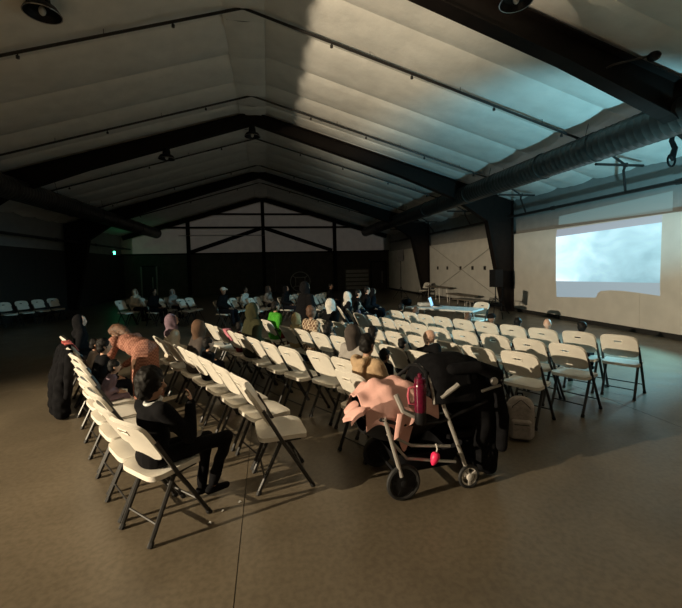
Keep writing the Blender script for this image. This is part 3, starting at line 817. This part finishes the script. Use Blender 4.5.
pn = [o for o in bpy.data.objects if o.get('label', '').startswith('person in black sitting at the end')][0]
MB().tube([(.052*math.cos(a), -.048 + .055*math.sin(a), .915 + .012*math.sin(a)) for a in [2*PI*i/18 for i in range(18)]], .013, 7, closed=True).build('collar', M_table, pn)
C_salmon = cloth('salmon', (.33, .165, .125), .35); C_tan = cloth('tan', (.44, .31, .19)); C_grey = cloth('grey', (.30, .28, .26)); C_olive = cloth('olive', (.035, .035, .018))
C_purple = cloth('purple', (.17, .12, .15)); C_green = cloth('green', (.06, .30, .03)); C_cream = cloth('cream', (.55, .48, .38)); C_dgrey = cloth('dark_grey', (.06, .05, .045))
C_maroon = cloth('maroon', (.13, .012, .012)); C_brown = cloth('brown', (.10, .06, .04)); C_white = cloth('white', (.66, .63, .58)); C_tanh = cloth('camel', (.52, .38, .20))
C_plaid = cloth('plaid', (.34, .25, .17), .2)
def plaid(m):
    nt = m.node_tree; b = nt.nodes['Principled BSDF']; tc = nt.nodes.new('ShaderNodeTexCoord')
    ck = nt.nodes.new('ShaderNodeTexChecker'); ck.inputs['Scale'].default_value = 26
    ck.inputs['Color1'].default_value = (.45, .36, .26, 1); ck.inputs['Color2'].default_value = (.13, .07, .045, 1)
    nt.links.new(tc.outputs['Object'], ck.inputs['Vector']); nt.links.new(ck.outputs['Color'], b.inputs['Base Color'])
plaid(C_plaid)
def stripes(m, c1, c2, sc):
    plaid(m); ck = [n for n in m.node_tree.nodes if n.bl_idname == 'ShaderNodeTexChecker'][0]
    ck.inputs['Scale'].default_value = sc; ck.inputs['Color1'].default_value = (*c1, 1); ck.inputs['Color2'].default_value = (*c2, 1)
stripes(C_salmon, (.37, .185, .135), (.22, .095, .07), 44)
# bending figure between the two back rows
person((-1.68, 5.45, 0), (-.80, .60), 'person in salmon clothes bending forward between the back rows', 'p_bend', C_salmon, C_brown, 'long', C_brownhair, 0,
       pose='stand', S=.93, lean=1.28, hp=.7, arms='down', garment='dress', vox=.012,
       J={'pelvis': (0, -.08, .80), 'lelbow': (-.22, .40, .62), 'lwrist': (-.12, .52, .50), 'relbow': (.22, .40, .62), 'rwrist': (.12, .54, .52),
          'lknee': (-.10, -.02, .44), 'lankle': (-.09, -.10, .075), 'rknee': (.10, -.02, .44), 'rankle': (.09, -.12, .075)})
seated(1, 8, 'person in a long black robe and headscarf sitting past the red cloth', 'robe95', C_black, garment='robe', hair='scarf', hairc=C_black, skin=2, S=.80, hy=-.4)
seated(1, 4, 'dark-haired person in black sitting low in the back row', 'kid68', C_black, hair='short', S=.68, lean=.15)
seated(1, 3, 'child in dusty purple sitting in the back row', 'kid48', C_purple, lower=C_purple, hair='short', S=.48, lean=.35)
seated(1, 6, 'child in a pale top sitting beside the red cloth', 'kid52', C_grey, hair='short', S=.52, lean=.2)
seated(2, 6, 'person in purple headscarf and cream top in the second row', 'teen80', C_cream, hair='scarf', hairc=C_purple, S=.80, lean=.05)
seated(2, 4, 'person in grey-brown hood in the second row from the back', 'teen78', C_dgrey, hair='hood', hairc=C_brown, S=.80, lean=.18, hy=.3)
seated(2, 3, 'small dark-haired child in black in the second row from the back', 'kid58', C_black, hair='short', S=.58, lean=.05)
seated(3, 7, 'small child in maroon sitting behind the pink scarf', 'kid56', C_maroon, hair='short', S=.54, lean=.0, hy=.4)
seated(3, 6, 'person in dark olive hooded coat in the third row from the back', 'adult97', C_olive, hair='hood', hairc=C_olive, S=.98, lean=.08, hy=-.3)
seated(4, 7, 'child in camel hooded sweatshirt, hood up', 'kid66', C_tanh, hair='hood', hairc=C_tanh, S=.66, lean=.1)
seated(4, 6, 'person with brown hair and plaid jacket', 'teen86', C_plaid, hair='short', hairc=C_brownhair, S=.86, lean=.05, skin=1)
seated(4, 5, 'child in grey and black patterned top', 'kid60', cloth('pattern', (.22, .20, .18), .8), hair='long', S=.60, lean=.05)
seated(3, 1, 'person in pale grey jacket with grey hood', 'teen84', C_grey, hair='hood', hairc=C_dgrey, S=.84, lean=.02, hy=.2, arms='lap', dx=-.03)
seated(3, 0, 'person in tan hooded jacket with black hair beside the stroller', 'tan', C_tan, hair='short', hairc=C_hair, S=.84, lean=.10, hy=.15, arms='knees', vox=.011, J={'pelvis': (0, -.03, .51)})
tp = [o for o in bpy.data.objects if o.get('label', '').startswith('person in tan hooded jacket')][0]
jk = [c for c in tp.children if c.name.startswith('jacket')][0]
hz = .51 + .49*.84
mb = MB().chain([(-.07, -.05, hz+.02), (-.06, -.10, hz), (0, -.125, hz-.02), (.06, -.10, hz), (.07, -.05, hz+.02)], [.028, .036, .04, .036, .028]).ell((0, -.115, hz-.09), (.085, .04, .085))
omat(link('hood', remesh(mb, 'hood', .011, 4, (9, .010)), jk), C_tan)
seated(4, 3, 'child with black hair and cream collar in the fourth row', 'kid62', C_cream, hair='short', S=.62, lean=.0)
person((1.30, 4.28, 0), (.89, .45), 'small dark-haired toddler standing in front of the tan jacket', 'toddler', C_black, None, 'short', C_hair, 1, pose='stand', S=.50, lean=.05, arms='down')
seated(4, 2, 'small black-haired child low in the fourth row', 'kid50', C_black, hair='short', S=.48, lean=.1)
seated(4, 1, 'person slumped under a black blanket, bare head tilted', 'slump', C_black, lower=C_black, hair=None, S=.72, lean=.35, hp=.5, hy=-.9, arms='fold', skin=2, vox=.012, J={'side': -.45})
for i, S, h, hc, top, lab in ((9, .58, 'short', C_hair, C_black, 'child with black hair and black top, first seat of the front row by the table'),
        (8, .52, 'long', C_brownhair, C_brown, 'child with long brown hair in the front row'),
        (5, .53, 'long', C_brownhair, C_dgrey, 'child with dark brown curls in the front row before the white chair'),
        (4, .56, 'cap', C_black, C_black, 'child in a black cap in the front row'),
        (3, .52, 'short', C_hair, C_black, 'child with short black hair in the front row, next to the black cap'),
        (2, .56, None, None, C_grey, 'child with closely shaved head in the front row'),
        (1, .55, 'short', C_hair, C_navy, 'child with black hair in the last taken seat of the front row')):
    seated(7, i, lab, 'kidf%d' % round(S*100), top, hair=h, hairc=hc, S=S, lean=.0, skin=2 if h is None else 1)
seated(5, 8, 'person in black with a white hat past the end of the third row', 'adult95', C_black, hair='hood', hairc=C_white, S=.88, lean=.05)
person((.72, 7.72, 0), (.89, .45), 'standing person in a wide black cloak and headscarf', 'cloak', C_black, None, 'scarf', C_black, 1, pose='stand', S=.92, lean=.02, arms='down', garment='cloak')
seated(4, 8, 'child in bright green shirt with black hair', 'kid82', C_green, lower=C_maroon, hair='short', S=.84, lean=.05)
# seated group by the far right of the second block
for k, (x, y, S, top, h, hc, lab) in enumerate([(1.95, 9.35, .86, C_black, 'scarf', C_white, 'person in black with pale headscarf between the two seat blocks'),
        (2.35, 10.0, .86, C_black, 'short', C_hair, 'person in black with black hair between the two seat blocks'),
        (2.05, 8.70, .62, C_purple, 'long', C_hair, 'child in lilac top between the two seat blocks'),
        (2.75, 10.6, .92, C_black, 'short', C_hair, 'person in black jacket farthest along the aisle'),
        (3.10, 11.2, .80, C_navy, 'scarf', C_black, 'person in navy with black headscarf along the aisle')]):
    chair(x, y, .93, -.1, 'white folding chair under the ' + lab, 'chairs of the aisle group', small=True)
    person((x, y, 0), (.99, -.1), lab, 'ad%d' % round(S*100), top, None, h, hc, 2, S=S, lean=.08, vox=.022)
t = thing('gift_bag', 'crumpled pale blue plastic bag on the lap of the aisle group', 'bag', (3.32, 10.5, .0))
mb = MB().ell((0, 0, .22), (.17, .12, .21)); mb.v = [(x + .03*noise.noise(Vector((x*14, y*14, z*14))), y + .03*noise.noise(Vector((y*14, z*14, 5))), max(0, z + .04*noise.noise(Vector((z*12, x*12, 9))))) for x, y, z in mb.v]
mb.build('sack', mat('blue_plastic', (.35, .52, .60), .3, .1, 10), t); MB().tube([(-.07, 0, .41), (-.05, 0, .52), (.05, 0, .52), (.07, 0, .41)], .012, 6).build('handle', mat('blue_plastic', (1, 1, 1)), t)
# sitters of the far block
FS = [(0, 1, .86, C_cream, 'scarf', C_cream, 'person in cream scarf in the dim far block'), (1, 0, .9, C_black, 'short', C_hair, 'person in black, black hair, in the dim far block'),
      (1, 2, .8, C_grey, 'hood', C_grey, 'person in grey hood in the dim far block'), (3, 0, .95, C_black, 'cap', C_white, 'person in black with white cap in the dim far block'),
      (3, 3, .85, C_white, 'short', C_hair, 'person in white top in the dim far block'), (4, 2, .85, C_grey, 'scarf', C_dgrey, 'person in grey top and dark scarf in the dim far block'),
      (5, 0, .9, C_black, 'scarf', C_black, 'person in black headscarf in the dim far block'), (5, 4, .8, C_navy, 'short', C_hair, 'person in navy top in the dim far block'),
      (6, 4, .85, C_black, 'short', C_hair, 'person in black at the far end of the foremost far row')]
for k, m, S, top, h, hc, lab in FS:
    p = [q for a, b, q in FARQ if a == k and b == m][0]
    person((p.x, p.y, 0), fa, lab, 'ad%d' % round(S*100), top, None, h, hc, 1, S=S, lean=.08, vox=.022)

# ------------------------------------------------------------------ double stroller
st = thing('stroller', 'black double stroller with grey legs and black canopy beside the tan jacket', 'stroller', (.97, 2.80, 0), .10)
SWY = .54
def wheel(x, y, r, spokes, m_sp):
    w = MB().tube([(r*.86*math.cos(a), 0, r*.86*math.sin(a)) for a in [2*PI*i/28 for i in range(28)]], r*.14, 8, closed=True).build('wheel', M_rubber, st)
    w.location = (x, y, r)
    MB().tube([(r*.70*math.cos(a), 0, r*.70*math.sin(a)) for a in [2*PI*i/28 for i in range(28)]], r*.085, 8, closed=True).build('rim', m_sp, w)
    mb = MB()
    for k in range(spokes):
        a = 2*PI*k/spokes + .5
        mb.bar((r*.1*math.cos(a), 0, r*.1*math.sin(a)), (r*.70*math.cos(a), 0, r*.70*math.sin(a)), .022, r*.22, (0, 1, 0))
    mb.build('spokes', m_sp, w)
    if m_sp is M_black: MB().lathe([(r*.2, -.02), (r*.72, -.008), (r*.72, .008), (r*.2, .02)], 24, (0, 0, 0), Matrix.Rotation(PI/2, 3, 'X')).build('wheel_disc', M_black, w)
    MB().lathe([(.02, -.03), (.03, -.025), (.03, .025), (.02, .03)], 12, (0, 0, 0), Matrix.Rotation(PI/2, 3, 'X')).build('hub', m_sp, w)
wheel(.02, -.0, .145, 5, M_black); wheel(.02, SWY, .145, 5, M_black)
wheel(.60, -.02, .10, 3, M_wspoke); wheel(.72, SWY, .10, 3, M_wspoke)
for y in (-.01, SWY+.01):
    dx = 0 if y < .2 else .1
    MB().tube([(-.13, y+.02, .67), (-.11, y+.02, .62), (0, y, .20)], .017, 8).build('leg', M_greyt, st)
    MB().tube([(.36, y+.02, .78), (.41, y+.02, .65), (.57+dx, y, .20), (.60+dx, y, .11)], .017, 8).build('leg', M_greyt, st)
    MB().tube([(-.10, y+.03, .54), (.10, y+.03, .42), (.45, y+.03, .36)], .012, 7).build('side_rail', M_greyt, st)
    MB().tube([(-.06, y+.03, .47), (.06, y+.03, .32), (.5, y+.03, .22)], .012, 7).build('side_rail', M_greyt, st)
    MB().tube([(-.14, y+.02, .66), (.02, y+.02, .60), (.36, y+.02, .58), (.80, y+.02, .70)], .015, 7).build('upper_rail', M_black, st)
MB().tube([(-.14, .02, .66), (-.24, .08, .66), (-.27, SWY/2, .66), (-.24, SWY-.08, .66), (-.14, SWY-.02, .66)], .018, 8).build('push_handle', M_black, st)
MB().tube([(.02, -.02, .145), (.02, SWY+.02, .145)], .012, 7).build('axle', M_black, st)
MB().tube([(.57, .0, .2), (.66, SWY, .2)], .012, 7).build('axle', M_black, st)
# storage basket
def basket(u, v):
    a = 2*PI*u; k = .75 + .25*v
    cxx, cyy = math.copysign(abs(math.cos(a))**.4, math.cos(a)), math.copysign(abs(math.sin(a))**.4, math.sin(a))
    return (.31 + cxx*.33*k, SWY/2 + cyy*.23*k, .16 + .17*v)
mb = MB().grid(basket, 32, 5); mb.add([(.31-.23, .09, .162), (.31+.23, .09, .162), (.31+.23, SWY-.09, .162), (.31-.23, SWY-.09, .162)], [(0, 1, 2, 3)])
mb.build('storage_basket', M_blk, st)
# infant carrier shell (left seat)
def shell(u, v):
    a = PI*(u*1.0) ; x = -.24 + .62*v
    rz = .20 + .10*math.sin(PI*v); ry = .21
    return (x, SWY/2 - ry*math.cos(a), .69 - .04*v - rz*math.sin(a))
panel(lambda u, v: (shell(u, v), (0, 0, 1)), 14, 12, .02).build('infant_seat', M_black, st)
MB().tube([(.16, SWY/2-.25, .70), (.24, SWY/2-.25, .84), (.30, SWY/2-.14, .95), (.31, SWY/2, .98), (.30, SWY/2+.14, .95), (.24, SWY/2+.25, .84), (.16, SWY/2+.25, .70)], .018, 8).build('carry_handle', M_black, st)
MB().tube([(-.02, .03, .84), (.02, -.01, .72), (.13, -.02, .66)], .022, 8).build('carrier_rim', M_greyt, st)
# second seat and canopy (right)
def canopy(u, v):
    a = PI*(.04 + .92*u); b = PI*(.02 + .56*v)
    R = .335
    x = .62 - R*1.12*math.cos(b)*1.0; rr_ = R*math.sin(b)**.55 if b > 0 else 0
    bul = 1 + .03*abs(math.sin(b*5))
    return (x, SWY/2 - .29*math.cos(a)*min(1, rr_/R+.15)*bul, .66 + .42*math.sin(a)**.7*min(1, rr_/R+.05)*bul - .03*v)
panel(lambda u, v: (canopy(u, v), (-.3, 0, 1)), 18, 14, .012).build('canopy', M_blk, st)
MB().tube([canopy(u/16, .30) for u in range(0, 17)], .013, 6).build('canopy_trim', M_greyt, st)
panel(lambda u, v: ((.50 + .42*v, .06 + .42*u, .36 + .05*(2*u-1)**2 + (.60*max(0, v-.45)**1.1 if v > .45 else 0)), (-.2, 0, 1)), 8, 10, .04).build('seat', M_blk, st)
MB().tube([(.36, .0, .78), (.47, -.03, .86), (.50, -.03, .88)], .02, 8).build('hinge_arm', M_greyt, st)
for y in (-.03, SWY+.03):
    MB().lathe([(.03, -.012), (.034, 0), (.03, .012)], 14, (.84, y, .87), Matrix.Rotation(PI/2, 3, 'X')).build('hinge_cap', M_silver, st)
MB().tube([(.72, -.03, .80), (.84, -.035, .825), (.90, -.03, .83)], .012, 6).build('buckle_bar', M_silver, st)
# black coat hung over the canopy end down to the floor
co = thing('black_coat', 'black coat hanging over the canopy end of the stroller to the floor', 'coat', (.97, 2.80, 0), .10)
mb = MB().ell((.62, .28, .80), (.36, .29, .25)).ell((.82, .28, .62), (.22, .29, .32)).ell((.86, .27, .34), (.20, .25, .30)).cap((.86, .12, .62), (.88, .10, .12), .10, .09).cap((.87, .42, .6), (.90, .44, .10), .11, .10).cap((.80, .10, .50), (.80, .10, .14), .10, .08)
me = remesh(mb, 'body', .016, 6)
for v in me.vertices:
    p = v.co; k = .012*math.sin(p.x*38 + 7*noise.noise(p*3)) + .02*noise.noise(p*7); v.co = p + v.normal*k
omat(link('body', me, co), M_blk)
me = remesh(MB().chain([(.90, .03, .82), (.94, -.01, .55), (.92, -.02, .30)], [.06, .055, .048]), 'sleeve', .014, 4); omat(link('sleeve', me, co), M_blk)
me = remesh(MB().chain([(.50, .06, .98), (.72, .02, .99), (.93, .05, .90)], [.05, .055, .06]), 'collar', .014, 4); omat(link('collar', me, co), M_blk)

bl = thing('pink_blanket', 'pale pink fleece blanket draped over the infant seat of the stroller', 'blanket', (.97, 2.80, 0), .10)
def blanket(u, v):
    x = -.27 + .62*u; y = .02 + .53*v
    ridge = math.sin(PI*min(1, max(0, v)))**.6
    z = .68 + .22*ridge*(1 - .55*abs(u-.42)**1.3) - .02
    z -= .10*max(0, .2-u)*3 + .04*max(0, u-.7)
    if v < .16: z = z - (.16-v)*(.1 + 1.7*math.exp(-((u-.50)/.11)**2)); y = .02 + v*.1
    z += .018*math.sin(u*17+v*6) + .014*math.sin(v*19 - u*7) + .02*noise.noise(Vector((u*5, v*5, 2)))
    return (x, y, z)
panel(lambda u, v: (blanket(u, v), (0, -.4, .9)), 40, 30, .014).build('cloth', M_pink, bl)
def flap(u, v): return (-.30 - .10*v + .03*math.sin(u*9), .0 + .22*u, .735 - .07*v*v + .02*math.sin(u*7))
panel(lambda u, v: (flap(u, v), (-.2, 0, 1)), 14, 8, .03).build('folded_corner', M_pink, bl)
def fl2(u, v): return (-.02 + .16*u - .04*v, -.005 - .012*math.sin(u*8), .70 - .20*v*(1-.6*u))
panel(lambda u, v: (fl2(u, v), (0, -1, 0)), 12, 10, .014).build('hanging_fold', M_pink, bl)
bo = thing('water_bottle', 'shiny maroon drinking bottle with side handle on the stroller', 'bottle', (1.08, 2.66, .665), 0)
MB().lathe([(.036, 0), (.042, .01), (.043, .09), (.040, .1)], 16).build('base', M_black, bo)
MB().lathe([(.042, .09), (.045, .11), (.046, .20), (.050, .27), (.048, .30), (.040, .31)], 18).build('body', M_maroon, bo)
MB().lathe([(.042, .305), (.044, .32), (.040, .345), (.018, .352), (.016, .375), (.010, .38)], 16).build('lid', M_maroon, bo)
MB().tube([(-.046, 0, .28), (-.085, 0, .275), (-.095, 0, .22), (-.085, 0, .16), (-.046, 0, .15)], .010, 8).build('handle', mat('pink_grip', (.5, .10, .14), .4), bo)
MB().bar((.0, .05, .13), (.0, .13, .10), .09, .02).build('holder_clip', M_black, bo)
ty = thing('pink_toy', 'bright pink teardrop toy hanging from the stroller frame', 'toy', (1.235, 2.76, .33), .4)
M_hot = mat('hot_pink', (.85, .03, .12), .4)
MB().lathe([(.006, -.055), (.02, -.04), (.033, -.005), (.036, .02), (.028, .04), (.010, .05)], 14, (0, 0, 0), Matrix.Rotation(.5, 3, 'Y')).build('body', M_hot, ty)
MB().tube([(.02, 0, .045), (.03, 0, .065), (.035, .02, .10)], .006, 6).build('loop', M_wspoke, ty)

# backpack
bp_ = thing('backpack', 'pale grey backpack standing on the floor beside the stroller', 'backpack', (2.55, 3.55, 0), -.5)
mb = MB()
mb.rbox((0, 0, .20), (.27, .15, .38), .06, n=4); mb.ell((0, 0, .37), (.125, .07, .085))
remesh(mb, 'main_compartment', .012, 6); me = remesh(mb, 'main_compartment', .012, 6); omat(link('main_compartment', me, bp_), M_grey_pack)
mb = MB().rbox((0, -.09, .13), (.20, .06, .20), .028, n=4); me = remesh(mb, 'front_pocket', .010, 5); omat(link('front_pocket', me, bp_), M_grey_pack)
MB().tube([(-.07, -.123, .19), (0, -.126, .19), (.07, -.123, .19)], .004, 5).build('zip', M_black, bp_)
MB().tube([(-.105, -.06, .28), (-.08, -.072, .36), (0, -.06, .43), (.08, -.072, .36), (.105, -.06, .28)], .004, 5).build('zip', M_black, bp_)
for s in (-1, 1): MB().tube([(s*.06, .07, .42), (s*.10, .11, .33), (s*.12, .11, .18), (s*.10, .07, .06)], .014, 6).build('strap', M_blk, bp_)
MB().tube([(-.03, .02, .44), (-.02, .02, .475), (.02, .02, .475), (.03, .02, .44)], .008, 6).build('grab_loop', M_blk, bp_)

# cloths over chairs
def drape(r, i, w, ln_, m, name, label, off=0):
    c, f = SEAT[(r, i)]
    t = thing(name, label, 'cloth', (c.x, c.y, 0), math.atan2(-f.x, f.y))
    def fn(u, v):
        q = (v-.5)*2*ln_; s = 1 if q > 0 else -1
        drop = max(0, abs(q) - .03); yb = -.285 + s*.042
        z = .868 - drop*.86 + .01*math.sin(u*14); yy = yb + drop*(.50 if True else 0) + s*.018*drop
        if abs(q) < .03: yy = -.285 + q/.03*.042; z = .872 - .004*abs(q)/.03
        return (off + (u-.5)*w*(1-.25*drop) + .012*math.sin(v*15), yy + .008*math.sin(u*17), z)
    return panel(lambda u, v: (fn(u, v), (0, 1, .2)), 14, 30, .008).build('cloth', m, t)
drape(3, 7, .16, .26, M_pinkd, 'pink_scarf', 'dusty pink scarf hanging over a chair back', .02)
drape(1, 7, .40, .16, M_red, 'red_cloth', 'red cloth thrown over a chair back in the back row', .0)

def hung_coat(r, i, label, off):
    c, f = SEAT[(r, i)]
    t = thing('black_coat', label, 'coat', (c.x, c.y, 0), math.atan2(-f.x, f.y))
    mb = MB().chain([(off-.17, -.30, .80), (off+.17, -.30, .80)], [.055, .055]).chain([(off-.15, -.32, .78), (off-.20, -.40, .40), (off-.22, -.42, .10)], [.07, .10, .10]).chain([(off+.15, -.32, .78), (off+.18, -.40, .40), (off+.20, -.42, .10)], [.07, .10, .10]).chain([(off, -.32, .76), (off, -.41, .4), (off, -.42, .1)], [.08, .11, .11])
    omat(link('body', remesh(mb, 'body', .018, 5, (9, .02)), t), M_blk)
    mb = MB().chain([(off+.20, -.30, .78), (off+.27, -.34, .5), (off+.28, -.36, .3)], [.06, .055, .045]); omat(link('sleeve', remesh(mb, 'sleeve', .016, 4, (9, .012)), t), M_blk)
hung_coat(1, 7, 'long black coat hung behind the chair with the red cloth, reaching the floor', .0)
hung_coat(1, 6, 'long black coat hung behind the back row, next to the other coat', .0)

# paper scraps
for (x, y, a) in ((-.48, 2.85, .3), (-.28, 3.06, 1.0), (-.40, 2.98, 2.0)):
    t = thing('paper_scrap', 'tiny white paper scrap lying on the concrete floor', 'litter', (x, y, .006), a, 'paper scraps on the floor')
    panel(lambda u, v: ((.022*(u-.5), .016*(v-.5), .004*math.sin(u*5+v*4)), (0, 0, 1)), 4, 3, .002).build('paper', M_table, t)

# ------------------------------------------------------------------ front: table, laptop, chair, loudspeakers
def ftable(loc, rz, L, D, Hh, label, m=M_table, group=None):
    t = thing('folding_table', label, 'table', loc, rz, group)
    MB().rbox((0, 0, Hh-.022), (L, D, .044), .05).build('tabletop', m, t)
    for s in (-1, 1):
        for q in (-1, 1):
            MB().tube([(s*(L/2-.25), q*(D/2-.1), Hh-.045), (s*(L/2-.18), q*(D/2-.09), .0)], .014, 7).build('leg', M_greyt, t)
        MB().tube([(s*(L/2-.2), -(D/2-.1), .2), (s*(L/2-.2), D/2-.1, .2)], .010, 6).build('crossbar', M_greyt, t)
    return t
ta = math.atan2(-.78, .63)
tc = Vector((4.07, 8.88)) + Vector((.78, .63))*.36
ftable((tc.x, tc.y, 0), ta, 1.83, .74, .74, 'long white folding table in front of the seats holding the laptop')
lp = thing('laptop', 'open silver laptop with glowing screen on the white table', 'laptop', (4.32, 9.36, .742), ta + 1.9)
MB().rbox((0, 0, .009), (.36, .25, .018), .015).build('base', M_silver, lp)
MB().rbox((0, .02, .0195), (.31, .13, .004), .006).build('keyboard', M_black, lp)
s_ = MB().rbox((0, .185, .125), (.36, .012, .24), .005, Matrix.Rotation(-.3, 3, 'X')).build('screen', M_silver, lp)
s_.data.name = 'screen'
MB().box((0, .172, .128), (.34, .004, .215), Matrix.Rotation(-.3, 3, 'X')).build('display', mat('laptop_light', (.1, .15, .2), .4, emit=(.30, .62, 1), estr=1.3), lp)
pb = thing('projector', 'small white box projector lying beside the laptop', 'projector', (4.05, 9.62, .742), ta + .9)
MB().rbox((0, 0, .05), (.30, .24, .085), .03).build('case', M_table, pb)
MB().lathe([(.03, 0), (.035, .005), (.035, .04), (.028, .045)], 16, (.08, .115, .055), Matrix.Rotation(-PI/2, 3, 'X')).build('lens', M_black, pb)
for s in (-1, 1): MB().lathe([(.01, 0), (.012, .01)], 8, (s*.11, .08, 0)).build('foot', M_black, pb)
bg = thing('black_bag', 'black soft bag lying on the end of the white table', 'bag', (3.63, 9.84, .742), ta)
me = remesh(MB().rbox((0, 0, .09), (.30, .18, .16), .07, n=4).ell((.05, 0, .14), (.12, .07, .06)), 'sack', .014, 6); omat(link('sack', me, bg), M_blk)
MB().tube([(-.08, .0, .17), (-.05, .0, .22), (.05, .0, .22), (.08, .0, .17)], .009, 6).build('handle', M_blk, bg)
chair(5.06, 8.74, -.90, -.44, 'white folding chair facing the seats beside the white table, lit blue')

def pa(loc, rz, zc, label, slabel):
    t = thing('speaker_stand', slabel, 'stand', loc, rz)
    MB().tube([(0, 0, .30), (0, 0, zc-.30)], .02, 8).build('pole', M_black, t)
    MB().lathe([(.034, 0), (.034, .09)], 10, (0, 0, .55)).build('collar', M_black, t)
    for k in range(3):
        a = 2*PI*k/3
        l = MB().tube([(.02*math.cos(a), .02*math.sin(a), .60), (.48*math.cos(a), .48*math.sin(a), .015)], .014, 7).build('leg', M_black, t)
        MB().ell((.48*math.cos(a), .48*math.sin(a), .018), (.022, .022, .018)).build('rubber_foot', M_rubber, l)
        MB().tube([(.02*math.cos(a), .02*math.sin(a), .30), (.25*math.cos(a), .25*math.sin(a), .31)], .009, 6).build('brace', M_black, t)
    s = thing('loudspeaker', label, 'loudspeaker', (loc[0], loc[1], zc-.30), rz)
    MB().prism([(-.19, -.16), (.19, -.16), (.13, .17), (-.13, .17)], 0, .62, 'z').build('cabinet', M_black, s)
    MB().box((0, -.168, .31), (.34, .014, .56)).build('grille', mat('speaker_grille', (.006, .006, .006), .9, .5, 200, spec=.1), s)
    MB().lathe([(.10, 0), (.12, .01), (.12, .014)], 20, (0, -.176, .22), Matrix.Rotation(PI/2, 3, 'X')).build('woofer_ring', M_black, s)
pa((8.02, 12.55, 0), 1.9, 1.28, 'black loudspeaker on a stand in front of the steel column', 'black tripod stand carrying the loudspeaker by the steel column')
pa((7.2, 20.3, 0), 1.2, 2.35, 'black loudspeaker on a tall stand in the dark by the end wall', 'black tall tripod stand carrying the far loudspeaker')
# black padded chair near the loudspeaker
bc = thing('office_chair', 'black padded chair turned sideways in front of the loudspeaker stand', 'chair', (7.35, 11.55, 0), 1.0)
MB().rbox((0, 0, .46), (.46, .46, .08), .09).build('seat', M_blk, bc)
MB().rbox((0, -.22, .78), (.44, .07, .46), .03, Matrix.Rotation(.12, 3, 'X')).build('backrest', M_blk, bc)
for s in (-1, 1):
    MB().tube([(s*.20, .2, .44), (s*.22, .23, 0)], .013, 6).build('leg', M_black, bc); MB().tube([(s*.20, -.2, .44), (s*.22, -.24, 0)], .013, 6).build('leg', M_black, bc)
    MB().tube([(s*.24, -.2, .62), (s*.25, .15, .66), (s*.24, .18, .46)], .016, 6).build('armrest', M_black, bc)
for k, (x, y, rz, L, hh, lab) in enumerate([(7.15, 12.9, 1.7, 1.2, .55, 'low dark folding table beside the loudspeaker'), (8.3, 15.6, PI/2, 1.8, .5, 'low grey bench table under the dark wall plates'),
        (8.25, 17.9, PI/2, 1.7, .74, 'brown folding table against the white wall beyond the bench')]):
    ftable((x, y, 0), rz, L, .6, hh, lab, mat('brown_top', (.16, .13, .10), .6))
chair(8.2, 19.5, -.9, -.3, 'folding chair left alone by the brown table against the white wall')
ORD = ['first', 'second', 'third', 'fourth', 'fifth', 'sixth', 'seventh', 'eighth', 'ninth', 'tenth', 'eleventh']
ENDS = {1: 'from the seat of the person in black, back row', 2: 'from the askew chair, second row from the back', 3: 'from the tan jacket, third row from the back',
        4: 'from the slumped sleeper, fourth row from the back', 5: 'from the grey backpack, third row from the front', 6: 'from the open-floor end, second row from the front',
        7: 'from the open-floor end, front row'}
SPECIAL = {(1, -1): 'white folding chair under the person in black with a hand raised to the face',
           (2, -1): 'empty white folding chair turned askew at the end of the second row from the back',
           (3, 7): 'white folding chair with the pink scarf hung over its back', (1, 7): 'white folding chair with the red cloth thrown over its back',
           (5, 0): 'empty white folding chair with the grey backpack by its legs', (7, 0): 'empty white folding chair closing the front row, open floor beside it',
           (6, 0): 'empty white folding chair closing the second row from the front'}
for (r, i), o in CH.items():
    o['group'] = 'folding chairs of row %d' % r
    if (r, i) in SPECIAL: o['label'] = SPECIAL[(r, i)]
    elif (r, i) in OCC: o['label'] = ' '.join(('white folding chair under the ' + OCC[(r, i)]).split()[:16])
    else: o['label'] = 'empty white folding chair, %s %s' % (ORD[i if r not in (4,) else i], ENDS[r])
for i, o in enumerate(sorted([o for o in bpy.data.objects if o.name.startswith('sprinkler_branch')], key=lambda o: o.location.y)):
    o['label'] = ['thin sprinkler pipe under the roof right behind the seats', 'thin sprinkler pipe under the roof before the nearer steel frame', 'thin sprinkler pipe just beyond the steel frame over the near seats',
        'thin sprinkler pipe just before the steel frame by the loudspeaker', 'thin sprinkler pipe just beyond the steel frame by the loudspeaker', 'thin sprinkler pipe just before the steel frame next to the end wall',
        'thin sprinkler pipe between the last steel frame and the end wall'][i]
for o in CH.values():
    w = o['label'].split()
    while w[-1] in ('of', 'the', 'in', 'by', 'a', 'with', 'and', 'to', 'from', 'at', 'past', 'first', 'next', 'before', 'between', 'sitting', 'low', 'end', 'last', 'two', 'seat'): w.pop()
    o['label'] = ' '.join(w).rstrip(',')
for o in bpy.data.objects:
    if o.get('label') and len(o['label'].split()) > 16: o['label'] = ' '.join(o['label'].split()[:16])
